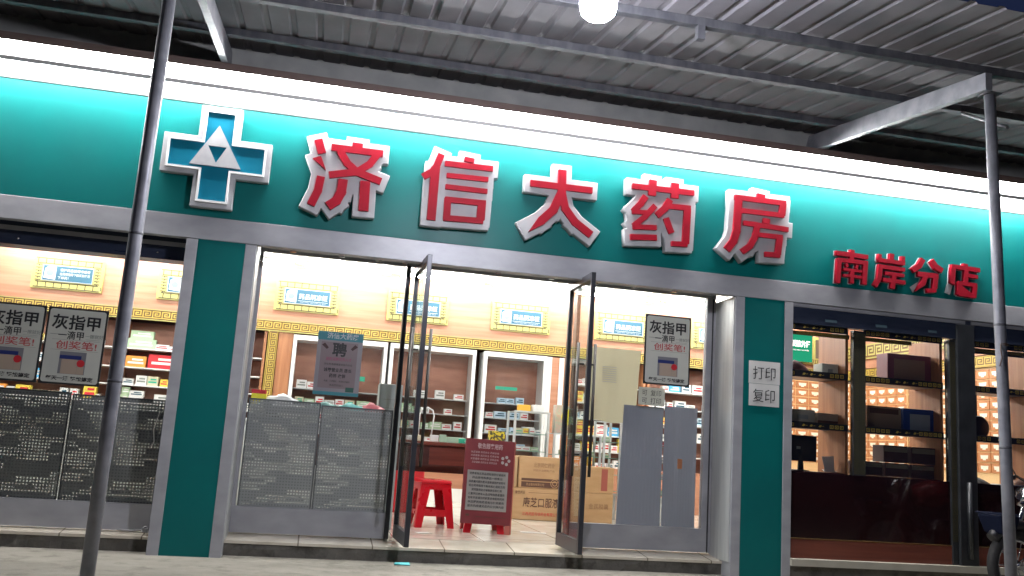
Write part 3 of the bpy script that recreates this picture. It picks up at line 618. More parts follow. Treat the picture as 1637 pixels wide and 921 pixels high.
# interior ceiling tubes; aisle and green plate ones added to brighten the drawers
ct = thing('ceiling_lamp', 'white tube lamp fixed under the shop ceiling', 'ceiling light', (0,0,3.30), group='ceiling tubes inside the shop')
m_ = MB(); m_.box(-.62, .62, -.02, .02, .035, .075); obj('lamp_housing', m_, white, ct)
m_ = MB(); m_.tube([(-.6,0,.012),(.6,0,.012)], .018, 8); obj('tube', m_, room_e, ct)
pts = [(x, y) for y in (1.5, 3.5) for x in (-4.2, -1.9, .35, 2.6, 4.9, 7.2)] + [(-3.75+1.35*k, 5.2) for k in range(9)] + [(7.35, 2.5)]
for k, (x, y) in enumerate(pts):
    if k < 12: lb = 'ceiling tube in the ' + ['street side row', 'middle row'][k//6] + ', over the ' + ['far poster window', 'poster window by the pillar', 'recruitment poster', 'open doorway', 'framed poster and pillar', 'herb drawers'][k%6]
    else: lb = 'ceiling tube close to the header wall, ' + ['near the photo edge', 'before the three line blue plate', 'before the plate beside the teal pillar', 'before the recruitment poster cooler', 'before the door bar plate', 'before the clear doorway plate', 'before the beige banner', 'before the framed poster', 'before the green plate', 'in fact over the aisle by the side drawers'][k-12]
    if k == 21: lb = 'ceiling tube over the aisle beside the side wall drawers'
    if k == 0: ct.location = (x, y, 3.30); ct['label'] = lb
    else: dup(ct, (x, y, 3.30), label=lb)

# ------------------------------------------------------------------ sign letters
nm = {'ji':'first','xin':'second','da':'third','yao':'fourth','fang':'fifth'}
ch = {'ji':'with three dots down its edge','xin':'with a box under three bars','da':'shaped like a striding figure','yao':'with a bar and two ticks on top','fang':'with two stacked frames'}
for k in ('ji','xin','da','yao','fang'):
    st = [(w_, [tuple(p) for p in ps]) for w_, ps in GL[k]]
    cx = sum(p[0] for _, ps in st for p in ps)/sum(len(ps) for _, ps in st)
    t = thing('sign_character', f'{nm[k]} big red character of the shop name, {ch[k]}', 'sign letter', (0,0,0), group='big characters of the shop name')
    glyph('backing', st, .052, -.010, -.075, whiteg, t, cell=.006, bevel=.006)
    glyph('raised_stroke', st, 0, -.0755, -.105, red, t, cell=.004)
lab = {'nan':'small red character at the start of the branch name, beside the white characters','an':'second small red character of the branch name, with three peaks on top','fen':'third small red character of the branch name, open like a roof','dian':'last small red character of the branch name, nearest the grey pole'}
for k in ('nan','an','fen','dian'):
    st = [(w_, [tuple(p) for p in ps]) for w_, ps in GL[k]]
    t = thing('sign_character', lab[k], 'sign letter', (0,0,0), group='small characters of the branch name')
    glyph('raised_stroke', st, 0, -.012, -.048, red, t, cell=.003)
    glyph('pale_edge', st, .004, -.002, -.0115, whiteg, t, cell=.003)
# cross emblem
E_ = thing('cross_emblem', 'blue pharmacy cross with white rim and pale triangle on teal fascia', 'emblem', (-.968, 0, 3.18))
def crs(a, h): return [(-a,h),(a,h),(a,a),(h,a),(h,-a),(a,-a),(a,-h),(-a,-h),(-a,-a),(-h,-a),(-h,a),(-a,a)]
def cross(mb, a, h, y0, y1):
    p = crs(a, h); mb.prism([(x, z) for x, z in p], y0, y1)
m_ = MB(); cross(m_, .165, .43, -.075, -.006); obj('cross_backing', m_, whiteg, E_, bevel=.006)
m_ = MB(); o_, i_ = crs(.125,.39), crs(.108,.373)
for k in range(12):
    a, b, c_, d = o_[k], o_[(k+1)%12], i_[(k+1)%12], i_[k]
    m_.hexa([(a[0],-.098,a[1]),(b[0],-.098,b[1]),(b[0],-.0755,b[1]),(a[0],-.0755,a[1]),(d[0],-.098,d[1]),(c_[0],-.098,c_[1]),(c_[0],-.0755,c_[1]),(d[0],-.0755,d[1])])
obj('cross_rim', m_, white, E_)
m_ = MB(); cross(m_, .1075, .3725, -.082, -.0755); obj('cross_face', m_, blue_in, E_)
m_ = MB(); A_, B_, C_ = (-.005,.265),(-.205,-.085),(.20,-.085); D_, F_, G_ = (-.075,.085),(.072,.085),(0,-.055)
y0, y1 = -.100, -.0825
m_.prism([A_, (.0975,.09-.0), F_, D_, (-.105,.09)], y0, y1) if False else None
def tri(p): m_.prism(p, y0, y1)
tri([A_, F_, D_]); tri([A_, C_, F_]); tri([F_, C_, G_]); tri([G_, C_, B_]); tri([D_, G_, B_]); tri([A_, D_, B_])
obj('triangle_relief', m_, whiteg, E_)

# ================================================================== OBJECTS AT THE SHOPFRONT
# perforated boards
def perf_board(x0, x1, y, z0, z1, label, top_items=True):
    c = thing('perforated_board', label, 'board', (x0, y, z0), group='grey perforated boards behind the glass'); W_, H_ = x1-x0, z1-z0
    m_ = MB(); m_.box(.012, W_-.012, 0, .003, .0, H_-.012); obj('board', m_, perf, c)
    m_ = MB(); m_.box(0, W_, -.004, .014, H_-.012, H_); m_.box(0, .012, -.004, .014, 0, H_-.012); m_.box(W_-.012, W_, -.004, .014, 0, H_-.012); obj('edge', m_, mat('board_edge', (.13,.14,.14), .5), c)
    m_ = MB(); m_.box(.014, W_-.014, .024, .026, .002, H_-.06); obj('backing_film', m_, film('white_backing_film', (.85,.86,.84), .75) if 'white_backing_film' not in MATS else MATS['white_backing_film'], c)  # translucent film added to make the holes read bright
    return c
perf_board(-.53, .075, .46, .35, 1.265, 'grey perforated board nearest the teal pillar behind the doorway glass')
perf_board(.08, .70, .46, .35, 1.245, 'grey perforated board between the recruitment poster and open door')
perf_board(-3.40, -2.62, .33, .35, 1.20, 'grey perforated board at the frame edge under the first poster')
perf_board(-2.61, -1.90, .33, .35, 1.20, 'grey perforated board in the window under the gap of both posters')
perf_board(-1.89, -1.17, .33, .35, 1.19, 'grey perforated board in the window next to the teal pillar')
# ledges carrying things behind the boards; deeper white counters added to brighten the holes
def counter(x0, x1, y0, y1, zt, label, m1=white):
    c = thing('counter', label, 'counter', ((x0+x1)/2, (y0+y1)/2, .16)); a = (x1-x0)/2; b = (y1-y0)/2; H_ = zt-.16
    m_ = MB(); m_.box(-a, a, -b, b, H_-.03, H_); obj('counter_top', m_, m1, c, bevel=.003)
    m_ = MB(); m_.box(-a+.02, a-.02, -b+.03, b-.02, .0, H_-.031); obj('counter_body', m_, mat('counter_white', (.62,.63,.62), .4), c)
    return c
def ledge(x0, x1, y0, y1, zt, label):
    c = thing('counter', label, 'counter', ((x0+x1)/2, (y0+y1)/2, .16)); a = (x1-x0)/2; b = (y1-y0)/2; H_ = zt-.16
    m_ = MB(); m_.box(-a, a, -b, b, H_-.03, H_); obj('counter_top', m_, white, c, bevel=.003)
    for sx in (-a, a-.03): m_ = MB(); m_.box(sx, sx+.03, -b, b, 0, H_-.031); obj('side_panel', m_, white, c)
ledge(-.50, .66, .50, .86, 1.22, 'narrow white counter right behind the perforated boards beside the door')
ledge(-4.2, -1.2, .42, .75, 1.14, 'narrow white counter right behind the posters in the window')
counter(-.95, .60, 2.75, 3.15, 1.12, 'long white counter deeper inside behind the recruitment poster')
counter(-4.6, -1.2, 2.4, 2.8, 1.12, 'long white counter deeper inside behind the posters')

# poster builder (nail remedy posters)
def nail_poster(cx, cz, y, label, wd=.455, ht=.62, rz=0):
    c = thing('framed_poster', label, 'poster', (cx, y, cz), rz, group='black framed nail remedy posters'); a, b = wd/2, ht/2
    m_ = MB(); m_.box(-a, a, 0, .008, -b, b); obj('poster_frame', m_, black, c)
    m_ = MB(); r_ = .02; pts = []
    for sx, sz, t0 in ((1,1,0),(-1,1,90),(-1,-1,180),(1,-1,270)):
        for k in range(5):
            t = R(t0+k*22.5); pts.append((sx*(a-.015-r_)+r_*math.cos(t), sz*(b-.015-r_)+r_*math.sin(t)))
    m_.prism(pts, -.003, -.0005); pn = obj('poster_sheet', m_, posterw, c); yt = -.0045
    text('灰指甲', .125, 0, yt, b-.165, black, pn, bold=.022, width=wd*.80)
    text('一滴甲', .072, -.03, yt, b-.25, black, pn, bold=.012, width=wd*.42)
    text('一擦就好', .035, .145, yt, b-.235, mat('grey_print', (.25,.27,.25), .6), pn)
    q = MB(); q.box(-.19, -.12, yt, -.0031, b-.222, b-.218); q.box(-.17, .19, yt, -.0031, b-.262, b-.260); q.box(-.17, .19, yt, -.0031, b-.345, b-.343); q.box(.08, .19, yt, -.0031, b-.250, b-.248); obj('rule', q, MATS['grey_print'], pn)
    text('创奖笔!', .072, .02, yt, b-.33, mat('pink_print', (.50,.10,.10), .6), pn, bold=.012, width=wd*.68)
    y2 = -.0042
    def rect(nm_, x0, x1, z0, z1, m, yy=y2): q = MB(); q.face([(x0,yy,z0),(x1,yy,z0),(x1,yy,z1),(x0,yy,z1)]); obj(nm_, q, m, pn)
    rect('product_picture', -.095, .105, -b+.085, -b+.265, mat('picture_grey', (.20,.20,.22), .5))
    rect('product_picture', -.093, .07, -b+.205, -b+.235, mat('picture_navy', (.02,.03,.16), .5), y2-.001)
    rect('product_picture', -.075, .045, -b+.087, -b+.204, mat('picture_beige', (.42,.33,.26), .5), y2-.001)
    rect('product_picture', .046, .098, -b+.087, -b+.15, MATS['picture_beige'], y2-.001)
    q = MB(); q.face([(.070+.030*math.cos(t), y2-.0015, -b+.175+.03*math.sin(t)) for t in [i*math.pi/8 for i in range(16)]]); obj('product_picture', q, redprint, pn)
    text('每天一滴 轻松搞定', .036, 0, yt, -b+.036, black, pn, bold=.03, width=wd*.78)
    return c
nail_poster(-1.925, 1.565, .285, 'black framed nail remedy poster in the window nearest the grey pole')
nail_poster(-2.395, 1.565, .285, 'black framed nail remedy poster cut off by the edge of the photo')
nail_poster(3.215, 1.99, .412, 'black framed nail remedy poster on glass above the grey plastic sheets', .46, .66)

# recruitment poster
c = thing('recruitment_poster', 'grey lilac recruitment poster with one large character on the doorway glass', 'poster', (.185, .412, 1.61)); a, b = .195, .275
m_ = MB(); m_.box(-a, a, 0, .003, -b, b); p_ = obj('poster_sheet', m_, pinkgrey, c)
def rq(nm_, x0, x1, z0, z1, m, yy=-.001): q = MB(); q.face([(x0,yy,z0),(x1,yy,z0),(x1,yy,z1),(x0,yy,z1)]); return obj(nm_, q, m, p_)
rq('border', -a, a, b-.075, b, mat('poster_teal', (.04,.20,.24), .5)); rq('border', -a, a, -b, -b+.03, MATS['poster_teal'])
rq('border', -a+.035, a-.04, -b+.06, b-.09, mat('poster_mauve', (.20,.155,.165), .5))
text('济信大药房', .055, .02, -.002, b-.055, mat('poster_pale', (.45,.50,.52), .5), p_, bold=.02, width=.27)
text('聘', .125, 0, -.002, b-.20, black, p_, bold=.03)
text('高薪诚聘优秀人才', .034, 0, -.002, b-.25, mat('poster_plum', (.30,.05,.12), .5), p_, width=.22)
text('因业务发展需要现面向社会', .02, 0, -.002, b-.29, black, p_, width=.24)
text('诚聘营业员 店长', .036, 0, -.002, b-.345, black, p_, bold=.02, width=.24)
text('药师 收银', .036, 0, -.002, b-.395, black, p_, bold=.02, width=.14)
text('待遇：工资面议，享受各项福利', .018, 0, -.002, b-.435, black, p_, width=.22)
text('欢迎您的加入', .02, 0, -.002, b-.47, black, p_, width=.12)
for s in (-1, 1):
    q = MB(); q.face([(s*.13,-.0015,b-.10),(s*.155,-.0015,b-.12),(s*.11,-.0015,b-.155),(s*.095,-.0015,b-.14)]); obj('pencil_motif', q, mat('pencil_brown', (.05,.02,.02), .5), p_)
rq('motif', .08, .15, -b+.035, -b+.075, mat('dark_green_print', (.02,.09,.07), .5), -.0015)

# handwritten sheets
def sheet_note(x, y, z, w_, h_, lines, label, sz, m=paper, rz=0, tilt=0):
    c = thing('paper_notice', label, 'paper notice', (x, y, z), rz)
    m_ = MB(); nx_, nz_ = 6, 6; vs = {}
    r_ = random.Random(int(x*100))
    for i in range(nx_+1):
        for j in range(nz_+1): vs[i,j] = m_.bm.verts.new((-w_/2+w_*i/nx_, -.002-.0006*math.sin(i*1.1+j*.7)*(1 if 0 < j < nz_ else 1.3)*r_.uniform(.5,1), -h_/2+h_*j/nz_))
    for i in range(nx_):
        for j in range(nz_): m_.bm.faces.new((vs[i,j], vs[i+1,j], vs[i+1,j+1], vs[i,j+1]))
    s_ = obj('sheet', m_, m, c); sd = s_.modifiers.new('thickness', 'SOLIDIFY'); sd.thickness = .0008
    for t_, zz_ in lines: text(t_, sz, 0, -.0042, zz_, black, s_, width=w_*.72, bold=-.004)
    return c
sheet_note(3.995, -.004, 1.815, .31, .205, [('打印', -.055)], 'white sheet with two handwritten characters on the teal pillar, upper of two', .13)
sheet_note(3.995, -.004, 1.61, .30, .20, [('复印', -.055)], 'white sheet with two handwritten characters on the teal pillar, lower of two', .13)
sheet_note(3.075, .416, 1.545, .26, .165, [('可  复印', .01), ('可  打印', -.062)], 'small white notice on the glass just below the framed poster', .06, film('greenish_paper', (.66,.67,.60), .35))

# grey plastic sheets and beige banner behind the glass
for x0, x1, z1, l in ((2.80, 3.225, 1.455, 'grey ribbed plastic sheet leaning behind the glass, nearer the open door'), (3.235, 3.565, 1.47, 'grey ribbed plastic sheet with an orange spot, beside the steel jamb')):
    m_ = MB(); N = 60
    A = [m_.bm.verts.new((x0+(x1-x0)*i/N, .475+.0004*math.sin(i*1.3), .37)) for i in range(N+1)]; Bv = [m_.bm.verts.new((x0+.03*(x0<3)*1+(x1-x0-.03*(x0<3))*i/N, .475+.0004*math.sin(i*1.3), z1)) for i in range(N+1)]
    for i in range(N): m_.bm.faces.new((A[i], A[i+1], Bv[i+1], Bv[i])).smooth = True
    tag(obj('plastic_sheet', m_, filmg), l, 'plastic sheet', 'grey plastic sheets behind the glass')
m_ = MB(); m_.box(3.375, 3.42, .462, .466, .90, .99); tag(obj('orange_tag', m_, mat('orange_tag', (.55,.22,.10), .5)), 'small orange tag stuck on the grey plastic sheet', 'tag')
m_ = MB(); N = 14
A = [m_.bm.verts.new((2.50+.49*i/N, .60+.012*math.sin(i*.9), 1.29+.01*math.sin(i*.6))) for i in range(N+1)]; Bv = [m_.bm.verts.new((2.52+.50*i/N, .60+.008*math.sin(i*.7), 1.985)) for i in range(N+1)]
for i in range(N): m_.bm.faces.new((A[i], A[i+1], Bv[i+1], Bv[i])).smooth = True
c = tag(obj('fabric_banner', m_, film('beige_cloth', (.50,.47,.33), .35, 0)), 'plain beige banner hanging behind the glass beside the door', 'banner')
q = MB()
for k in range(8): q.box(2.64, 2.78, .585, .587, 1.80-.02*k, 1.806-.02*k)
obj('faint_print', q, mat('faint_print', (.36,.37,.36), .6), c)

# cable and wires
m_ = MB(); m_.tube([(-1.20,.26,1.10),(-1.23,.25,.95),(-1.215,.25,.85),(-1.24,.255,.80)], .004, 6); tag(obj('white_cable', m_, white), 'thin white cable hanging in the window beside the teal pillar', 'cable')
m_ = MB(); m_.tube([(-1.40,.235,.155),(-1.30,.225,.152),(-1.22,.215,.16),(-1.19,.21,.19),(-1.165,.22,.17),(-1.17,.20,.15),(-1.21,.205,.149)], .007, 6); m_.box(-1.20,-1.165,.18,.21,.15,.175); tag(obj('plug_lead', m_, mat('dull_lead', (.25,.25,.26), .5)), 'grey plug and lead lying on the step by the teal pillar', 'cable')
m_ = MB(); m_.hexa([(.77,-.03,.004),(.90,-.04,.004),(.905,.06,.004),(.78,.07,.004),(.775,-.03,.012),(.895,-.04,.009),(.90,.06,.016),(.79,.07,.010)]); tag(obj('scrap', m_, mat('turquoise_scrap', (.10,.55,.58), .5)), 'small turquoise scrap lying on the ground below the doorway', 'litter')

# ================================================================== INSIDE THE DOORWAY
FZ = .162
def stool(x, y, rz, label):
    c = thing('plastic_stool', label, 'stool', (x, y, FZ), R(rz), group='red plastic stools')
    H_, a, b = .46, .155, .185
    m_ = MB(); m_.hexa([(-a-.01,-a-.01,H_-.035),(a+.01,-a-.01,H_-.035),(a+.01,a+.01,H_-.035),(-a-.01,a+.01,H_-.035),(-a,-a,H_),(a,-a,H_),(a,a,H_),(-a,a,H_)]); obj('seat', m_, plred, c, bevel=.01)
    m_ = MB(); m_.lathe([(.018,0),(.018,.002)], 16, (0,0,H_+.0005)); obj('hole', m_, mat('dark_red', (.15,.0,.01), .5), c)
    for sx in (-1, 1):
        for sy in (-1, 1):
            m_ = MB()
            def L(x_, y_, t): return (x_, y_)
            for (ax, ay, bx_, by_) in ((1,0,0,0),(0,1,0,0)):
                pass
            to, bo = a, b+.015; wt, wb, th = .105, .068, .012
            for horiz in (True, False):
                if horiz:
                    P = [(sx*bo, sy*bo), (sx*(bo-wb), sy*bo), (sx*(bo-wb), sy*(bo-th)), (sx*bo, sy*(bo-th))]; Q = [(sx*to, sy*to), (sx*(to-wt), sy*to), (sx*(to-wt), sy*(to-th)), (sx*to, sy*(to-th))]
                else:
                    P = [(sx*(bo-.001), sy*(bo-th)), (sx*(bo-th), sy*(bo-th)), (sx*(bo-th), sy*(bo-wb)), (sx*(bo-.001), sy*(bo-wb))]; Q = [(sx*(to-.001), sy*(to-th)), (sx*(to-th), sy*(to-th)), (sx*(to-th), sy*(to-wt)), (sx*(to-.001), sy*(to-wt))]
                m_.hexa([(p[0],p[1],0) for p in P] + [(q_[0],q_[1],H_-.036) for q_ in Q])
            obj('leg', m_, plred, c, bevel=.004)
    k = .40; e = b+.015-(b+.015-a)*k - .006
    bs = []
    for s in (-1, 1):
        bs += [(-e, e, s*e-.006, s*e+.006,   .11, .175), (s*e-.006, s*e+.006, -e+.013, e-.013, .12, .165), (-e+.04, e-.04, s*(a-.002)-.006, s*(a-.002)+.006, .365, .424), (s*(a-.002)-.006, s*(a-.002)+.006, -e+.04, e-.04, .365, .424)]
    boxes('brace', bs, plred, c)
    return c
stool(1.265, 1.72, 8, 'red plastic stool standing alone just inside the open door')
stool(1.74, 1.40, -4, 'red plastic stool behind the leaning red text board')
# red text board leaning on the stool
c = thing('text_board', 'red board with a pale text panel leaning on a stool in the doorway', 'sign board', (1.72, 1.12, .255), R(3)); c.rotation_euler = (R(-5), R(1.2), R(3)); a = .245; H_ = .80
m_ = MB(); m_.box(-a, a, 0, .022, 0, H_); p_ = obj('board', m_, maroon, c, bevel=.002)
m_ = MB(); m_.box(a+.001, a+.012, -.002, .024, -.08, H_); obj('board_edge', m_, mat('red_edge', (.45,.12,.09), .5), c)
m_ = MB(); m_.box(a-.05, a, .005, .02, -.085, -.001); obj('board_foot', m_, MATS['red_edge'], c)
m_ = MB(); m_.box(-a+.035, a-.05, -.003, -.0005, .125, .50); pn = obj('text_panel', m_, mat('panel_grey', (.33,.31,.29), .6), c)
for k, s in enumerate(['消费者购买药品须知请您仔细阅读', '药品是特殊商品一经售出', '除质量问题外概不退换请您按说明书', '或在药师指导下购买和使用处方药', '须凭医师处方销售购买和使用', '儿童孕妇老年人及过敏体质者慎用', '如有不适请及时就医咨询医师药师', '本店提供用药咨询与便民服务', '服务热线请见店内公示牌内容']):
    text(s, .026, -.01, -.004, .46-.038*k, black, pn, width=(.36 if k not in (1,4) else .30), bold=.01)
text('敬告顾客用药', .055, .0, -.001, .715, mat('pale_pink_print', (.55,.38,.38), .6), p_, bold=.02, width=.25)
for k in range(4): text('关爱健康 用药安全 药师咨询', .022, -.05, -.001, .665-.032*k, MATS['pale_pink_print'], p_, width=.28 - .03*(k == 3))
q = MB()
for t in range(5): an = t*2*math.pi/5; q.face([(.16+.035*math.cos(an)+.016*math.cos(u*.785), -.0012, .61+.035*math.sin(an)+.016*math.sin(u*.785)) for u in range(8)])
obj('flower_print', q, mat('pale_grey_print', (.45,.42,.40), .6), p_)
q = MB(); q.face([(-.20,-.001,.07),(-.165,-.001,.07),(-.165,-.001,.09),(-.20,-.001,.09)]); q.face([(-.10,-.001,.065),(.2,-.001,.065),(.2,-.001,.07),(-.10,-.001,.07)]); obj('footer_print', q, carton_print, p_)

# desk
c = thing('desk', 'dark wooden desk with lighter top across the back of the doorway', 'desk', (1.05, 2.3, FZ))
m_ = MB(); m_.box(-1.1, 1.12, -.32, .35, .80, .835); obj('desk_top', m_, wood_dk, c, bevel=.004)
m_ = MB(); m_.box(-1.08, 1.09, -.27, -.24, .58, .799); m_.box(-1.08, 1.09, .3, .33, .50, .799); obj('desk_apron', m_, desk_wood, c)
m_ = MB(); m_.box(.2, .75, -.275, -.271, .60, .78); obj('drawer', m_, wood_dk, c)
for sx in (-1.08, 1.03):
    for sy in (-.27, .27): m_ = MB(); m_.box(sx, sx+.06, sy-.0+.001, sy+.06, 0, .579 if sy<0 else .499); obj('leg', m_, desk_wood, c)
DZ = FZ+.837
def carton(x, y, z, w_, d, h, label, m=cardboard, rz=0, kind='box', name='cardboard_box', tape=True):
    c = thing(name, label, kind, (x, y, z), R(rz))
    m_ = MB(); m_.box(-w_/2, w_/2, -d/2, d/2, 0, h); o = obj('box_body', m_, m, c, bevel=.005)
    if tape: m_ = MB(); m_.box(-w_/2-.001, w_/2+.001, -.03, .03, h+.0005, h+.0015); obj('tape', m_, mat('packing_tape', (.50,.38,.22), .25), c)
    return c, -d/2
c, yf = carton(2.73, 3.30, FZ, .62, .42, .365, 'low brown carton with brushed characters, under the striped carton', rz=-2)
text('康芝口服液', .12, .04, yf-.002, .16, carton_print, c, bold=.01, width=.44, name='carton_lettering'); text('江西济民可信药业有限公司', .045, .04, yf-.002, .055, redprint, c, width=.44, name='carton_lettering'); text('康芝药业', .04, -.22, yf-.002, .30, carton_print, c, width=.12, name='carton_lettering')
q = MB(); q.face([(-.12,yf-.001,.315),(.28,yf-.001,.315),(.28,yf-.001,.319),(-.12,yf-.001,.319)]); obj('print_line', q, carton_print, c)
c, yf = carton(2.74, 3.32, FZ+.368, .50, .38, .37, 'carton with a dark brown stripe, on top of the brushed character carton', rz=-1)
q = MB()
for z0, z1 in ((.012,.075),(.085,.115)): q.face([(-.22,yf-.001,z0),(.25,yf-.001,z0),(.25,yf-.001,z1),(-.22,yf-.001,z1)])
obj('stripe', q, carton_print, c); text('北京同仁药业', .06, .05, yf-.002, .25, mat('soft_brown_print', (.27,.15,.08), .7), c, width=.26, name='carton_lettering'); text('阿胶补血颗粒产品', .03, .05, yf-.002, .20, MATS['soft_brown_print'], c, width=.26, name='carton_lettering'); text('药业股份有限公司', .035, -.05, yf-.003, .03, cardboard, c, width=.22, name='carton_lettering')
q = MB(); 
for r0_, r1_ in ((.045,.052),(.022,.03)):
    for i in range(20):
        a0, a1 = i*math.pi/10, (i+1)*math.pi/10; q.face([(.19+r0_*math.cos(a0),yf-.003,.065+r0_*math.sin(a0)),(.19+r1_*math.cos(a0),yf-.003,.065+r1_*math.sin(a0)),(.19+r1_*math.cos(a1),yf-.003,.065+r1_*math.sin(a1)),(.19+r0_*math.cos(a1),yf-.003,.065+r0_*math.sin(a1))])
obj('ring_mark', q, cardboard, c)
c, yf = carton(3.40, 3.30, FZ, .52, .40, .35, 'plain brown carton at the bottom behind the closed glass, below another')
text('金芪胶囊', .07, .08, yf-.002, .17, MATS['soft_brown_print'], c, width=.25, name='carton_lettering')
c, yf = carton(3.40, 3.30, FZ+.353, .52, .40, .31, 'brown carton with a red printed column, stacked behind the closed glass')
q = MB(); q.face([(.10,yf-.001,.03),(.18,yf-.001,.03),(.18,yf-.001,.29),(.10,yf-.001,.29)]); obj('print_column', q, mat('dull_red_print', (.32,.08,.06), .7), c)
c, yf = carton(2.42, 3.34, FZ+.368, .11, .30, .36, 'narrow pale carton squeezed beside the striped carton', m=mat('pale_card', (.50,.36,.20), .7), tape=False)
# red boxes under the desk
c, yf = carton(1.17, 3.4, FZ, .40, .3, .62, 'bright red gift box standing on the floor behind the lone stool', m=redprint, tape=False, name='gift_box')
c, yf = carton(.78, 3.2, FZ, .22, .3, .62, 'red and white gift box seen between the door bars', m=redprint, tape=False, name='gift_box')
q = MB(); q.face([(-.08,yf-.001,.35),(.09,yf-.001,.35),(.09,yf-.001,.48),(-.08,yf-.001,.48)]); obj('white_patch', q, white, c)
m_ = MB(); m_.box(1.45, 2.3, 4.6, 4.64, .40, .80); tag(obj('orange_screen', m_, wood), 'orange wood low screen behind the desk legs', 'screen')

# things on the desk
c, yf = carton(1.66, 2.18, DZ, .17, .05, .05, 'small green sign block standing on the desk', m=greenp, tape=False, name='desk_sign')
text('收银台', .03, .02, yf-.001, .012, white, c, width=.09)
c, yf = carton(1.98, 2.12, DZ, .16, .09, .035, 'white sticker covered packet at the desk corner', m=white, tape=False, name='packet')
c, yf = carton(2.03, 2.40, DZ, .17, .12, .16, 'yellow and black patterned box at the end of the desk', m=mat('yellow_black', (.65,.52,.03), .5, c2=(.08,.07,.03), scale=40, lo=.48, hi=.52), tape=False, name='patterned_box')
c, yf = carton(1.55, 2.42, DZ, .24, .14, .06, 'pale green flat box lying behind the green desk sign', m=mat('pale_green_card', (.35,.50,.38), .6), tape=False, name='flat_box')
c, yf = carton(1.85, 2.45, DZ, .36, .05, .03, 'long white strip packet across the back of the desk', m=white, tape=False, name='packet')
m_ = MB(); m_.tube([(1.17,2.5,DZ),(1.17,2.5,DZ+.28),(1.19,2.5,DZ+.34),(1.25,2.5,DZ+.37),(1.31,2.5,DZ+.34),(1.33,2.5,DZ+.28),(1.31,2.5,DZ)], .009, 8); m_.tube([(1.08,2.5,DZ+.005),(1.4,2.5,DZ+.005)], .008, 8); tag(obj('wire_stand', m_, white), 'white bent wire stand on the desk behind the door bars', 'stand')
for k, (x, s, mm) in enumerate(((1.02,.10,white),(1.13,.08,mat('cream_box', (.6,.56,.40), .6)),(1.32,.09,white),(1.42,.07,MATS['pale_green_card']))):
    carton(x, 2.2+.04*k, DZ, s, .06, .05+.01*k, ['white carton at the near corner of the desk by the door bars', 'cream carton on the desk under the wire stand', 'white carton on the desk in front of the wire stand foot', 'pale green carton on the desk beside the green sign'][k], m=mm, tape=False, name='small_carton')

for k, (x, y, a, w_, l) in enumerate(((1.12, 1.02, .3, .14, 'white paper slip on the tiles in front of the lone stool'), (2.30, 1.55, -.2, .26, 'long pale paper slip on the tiles by the open door hinge'))):
    m_ = MB(); ca, sa = math.cos(a), math.sin(a); m_.prism([(ca*p-sa*q_, sa*p+ca*q_) for p, q_ in ((-w_/2,-.05),(w_/2,-.05),(w_/2,.05),(-w_/2,.05))], 0, .002)
    tag(obj('paper_slip', m_, paper, loc=(x, y, .163), rot=(R(-90),0,0)), l, 'paper slip')
# glass cases
def glass_case(x, y, w_, d, h, label, levels=4):
    c = thing('glass_case', label, 'display case', (x, y, FZ)); t = .014
    m_ = MB()
    for sx in (-1, 1):
        for sy in (-1, 1): m_.box(sx*(w_/2)-t, sx*(w_/2)+t, sy*(d/2)-t, sy*(d/2)+t, 0, h)
    m_.box(-w_/2+t, w_/2-t, -d/2-t, -d/2+t, h-.02, h); m_.box(-w_/2+t, w_/2-t, -d/2-t, -d/2+t, .3, .33); m_.box(-w_/2+t, w_/2-t, -d/2+t, d/2-t, h-.012, h-.002)
    obj('frame', m_, mat('case_aluminium', (.6,.62,.62), .3, metal=.3), c)
    for k in range(levels):
        z = .33+(h-.42)*k/levels+.02; m_ = MB(); m_.box(-w_/2+t, w_/2-t, -d/2+t, d/2-t, z, z+.01); obj('shelf', m_, mat('green_edge_glass', (.25,.42,.34), .2), c)
    m_ = MB(); m_.box(-w_/2+t, w_/2-t, -d/2-.004, -d/2+.002, .33, h-.021); obj('glass_front', m_, glass, c)
    m_ = MB(); m_.box(-w_/2+.02, w_/2-.02, -d/2+.02, d/2-.02, 0, .3); obj('case_base', m_, MATS['counter_white'], c)
    return [(.33+(h-.42)*k/levels+.031) for k in range(levels)]
cases = [(2.76, 4.0, .44, .42, 1.30, 'tall glass showcase behind the stacked cartons', 4), (3.38, 4.0, .62, .42, 1.05, 'low glass showcase with white packets beside the tall showcase', 3), (3.85, 4.0, .22, .42, 1.25, 'slim glass showcase behind the open door leaf', 4), (4.42, 3.6, .56, .42, 1.22, 'green edged glass showcase seen under the beige banner', 4)]
case_l = [(a, glass_case(*a)) for a in cases]
m_ = MB(); N = 24
for z0, z1, r in ((0, .012, .10),): m_.prism([(r*math.cos(i*2*math.pi/N), r*math.sin(i*2*math.pi/N)) for i in range(N)], 0, .01)
tag(obj('round_card', m_, mat('bright_yellow', (.80,.70,.02), .5), loc=(3.24,3.76,1.42)), 'round yellow card standing on the low glass showcase', 'card')
c, yf = carton(3.24, 3.95, FZ+1.052, .30, .12, .36, 'patterned pink carton behind the round yellow card', m=mat('pink_pattern', (.55,.38,.32), .6, c2=(.40,.45,.38), scale=30), tape=False, name='patterned_carton')
c, yf = carton(2.68, 3.95, FZ+1.302, .16, .10, .08, 'orange packet on the tall glass showcase', m=mat('orange_pack', (.75,.42,.05), .5), tape=False, name='packet')
c, yf = carton(2.87, 3.95, FZ+1.302, .16, .10, .09, 'white packet on the tall glass showcase', m=white, tape=False, name='packet')

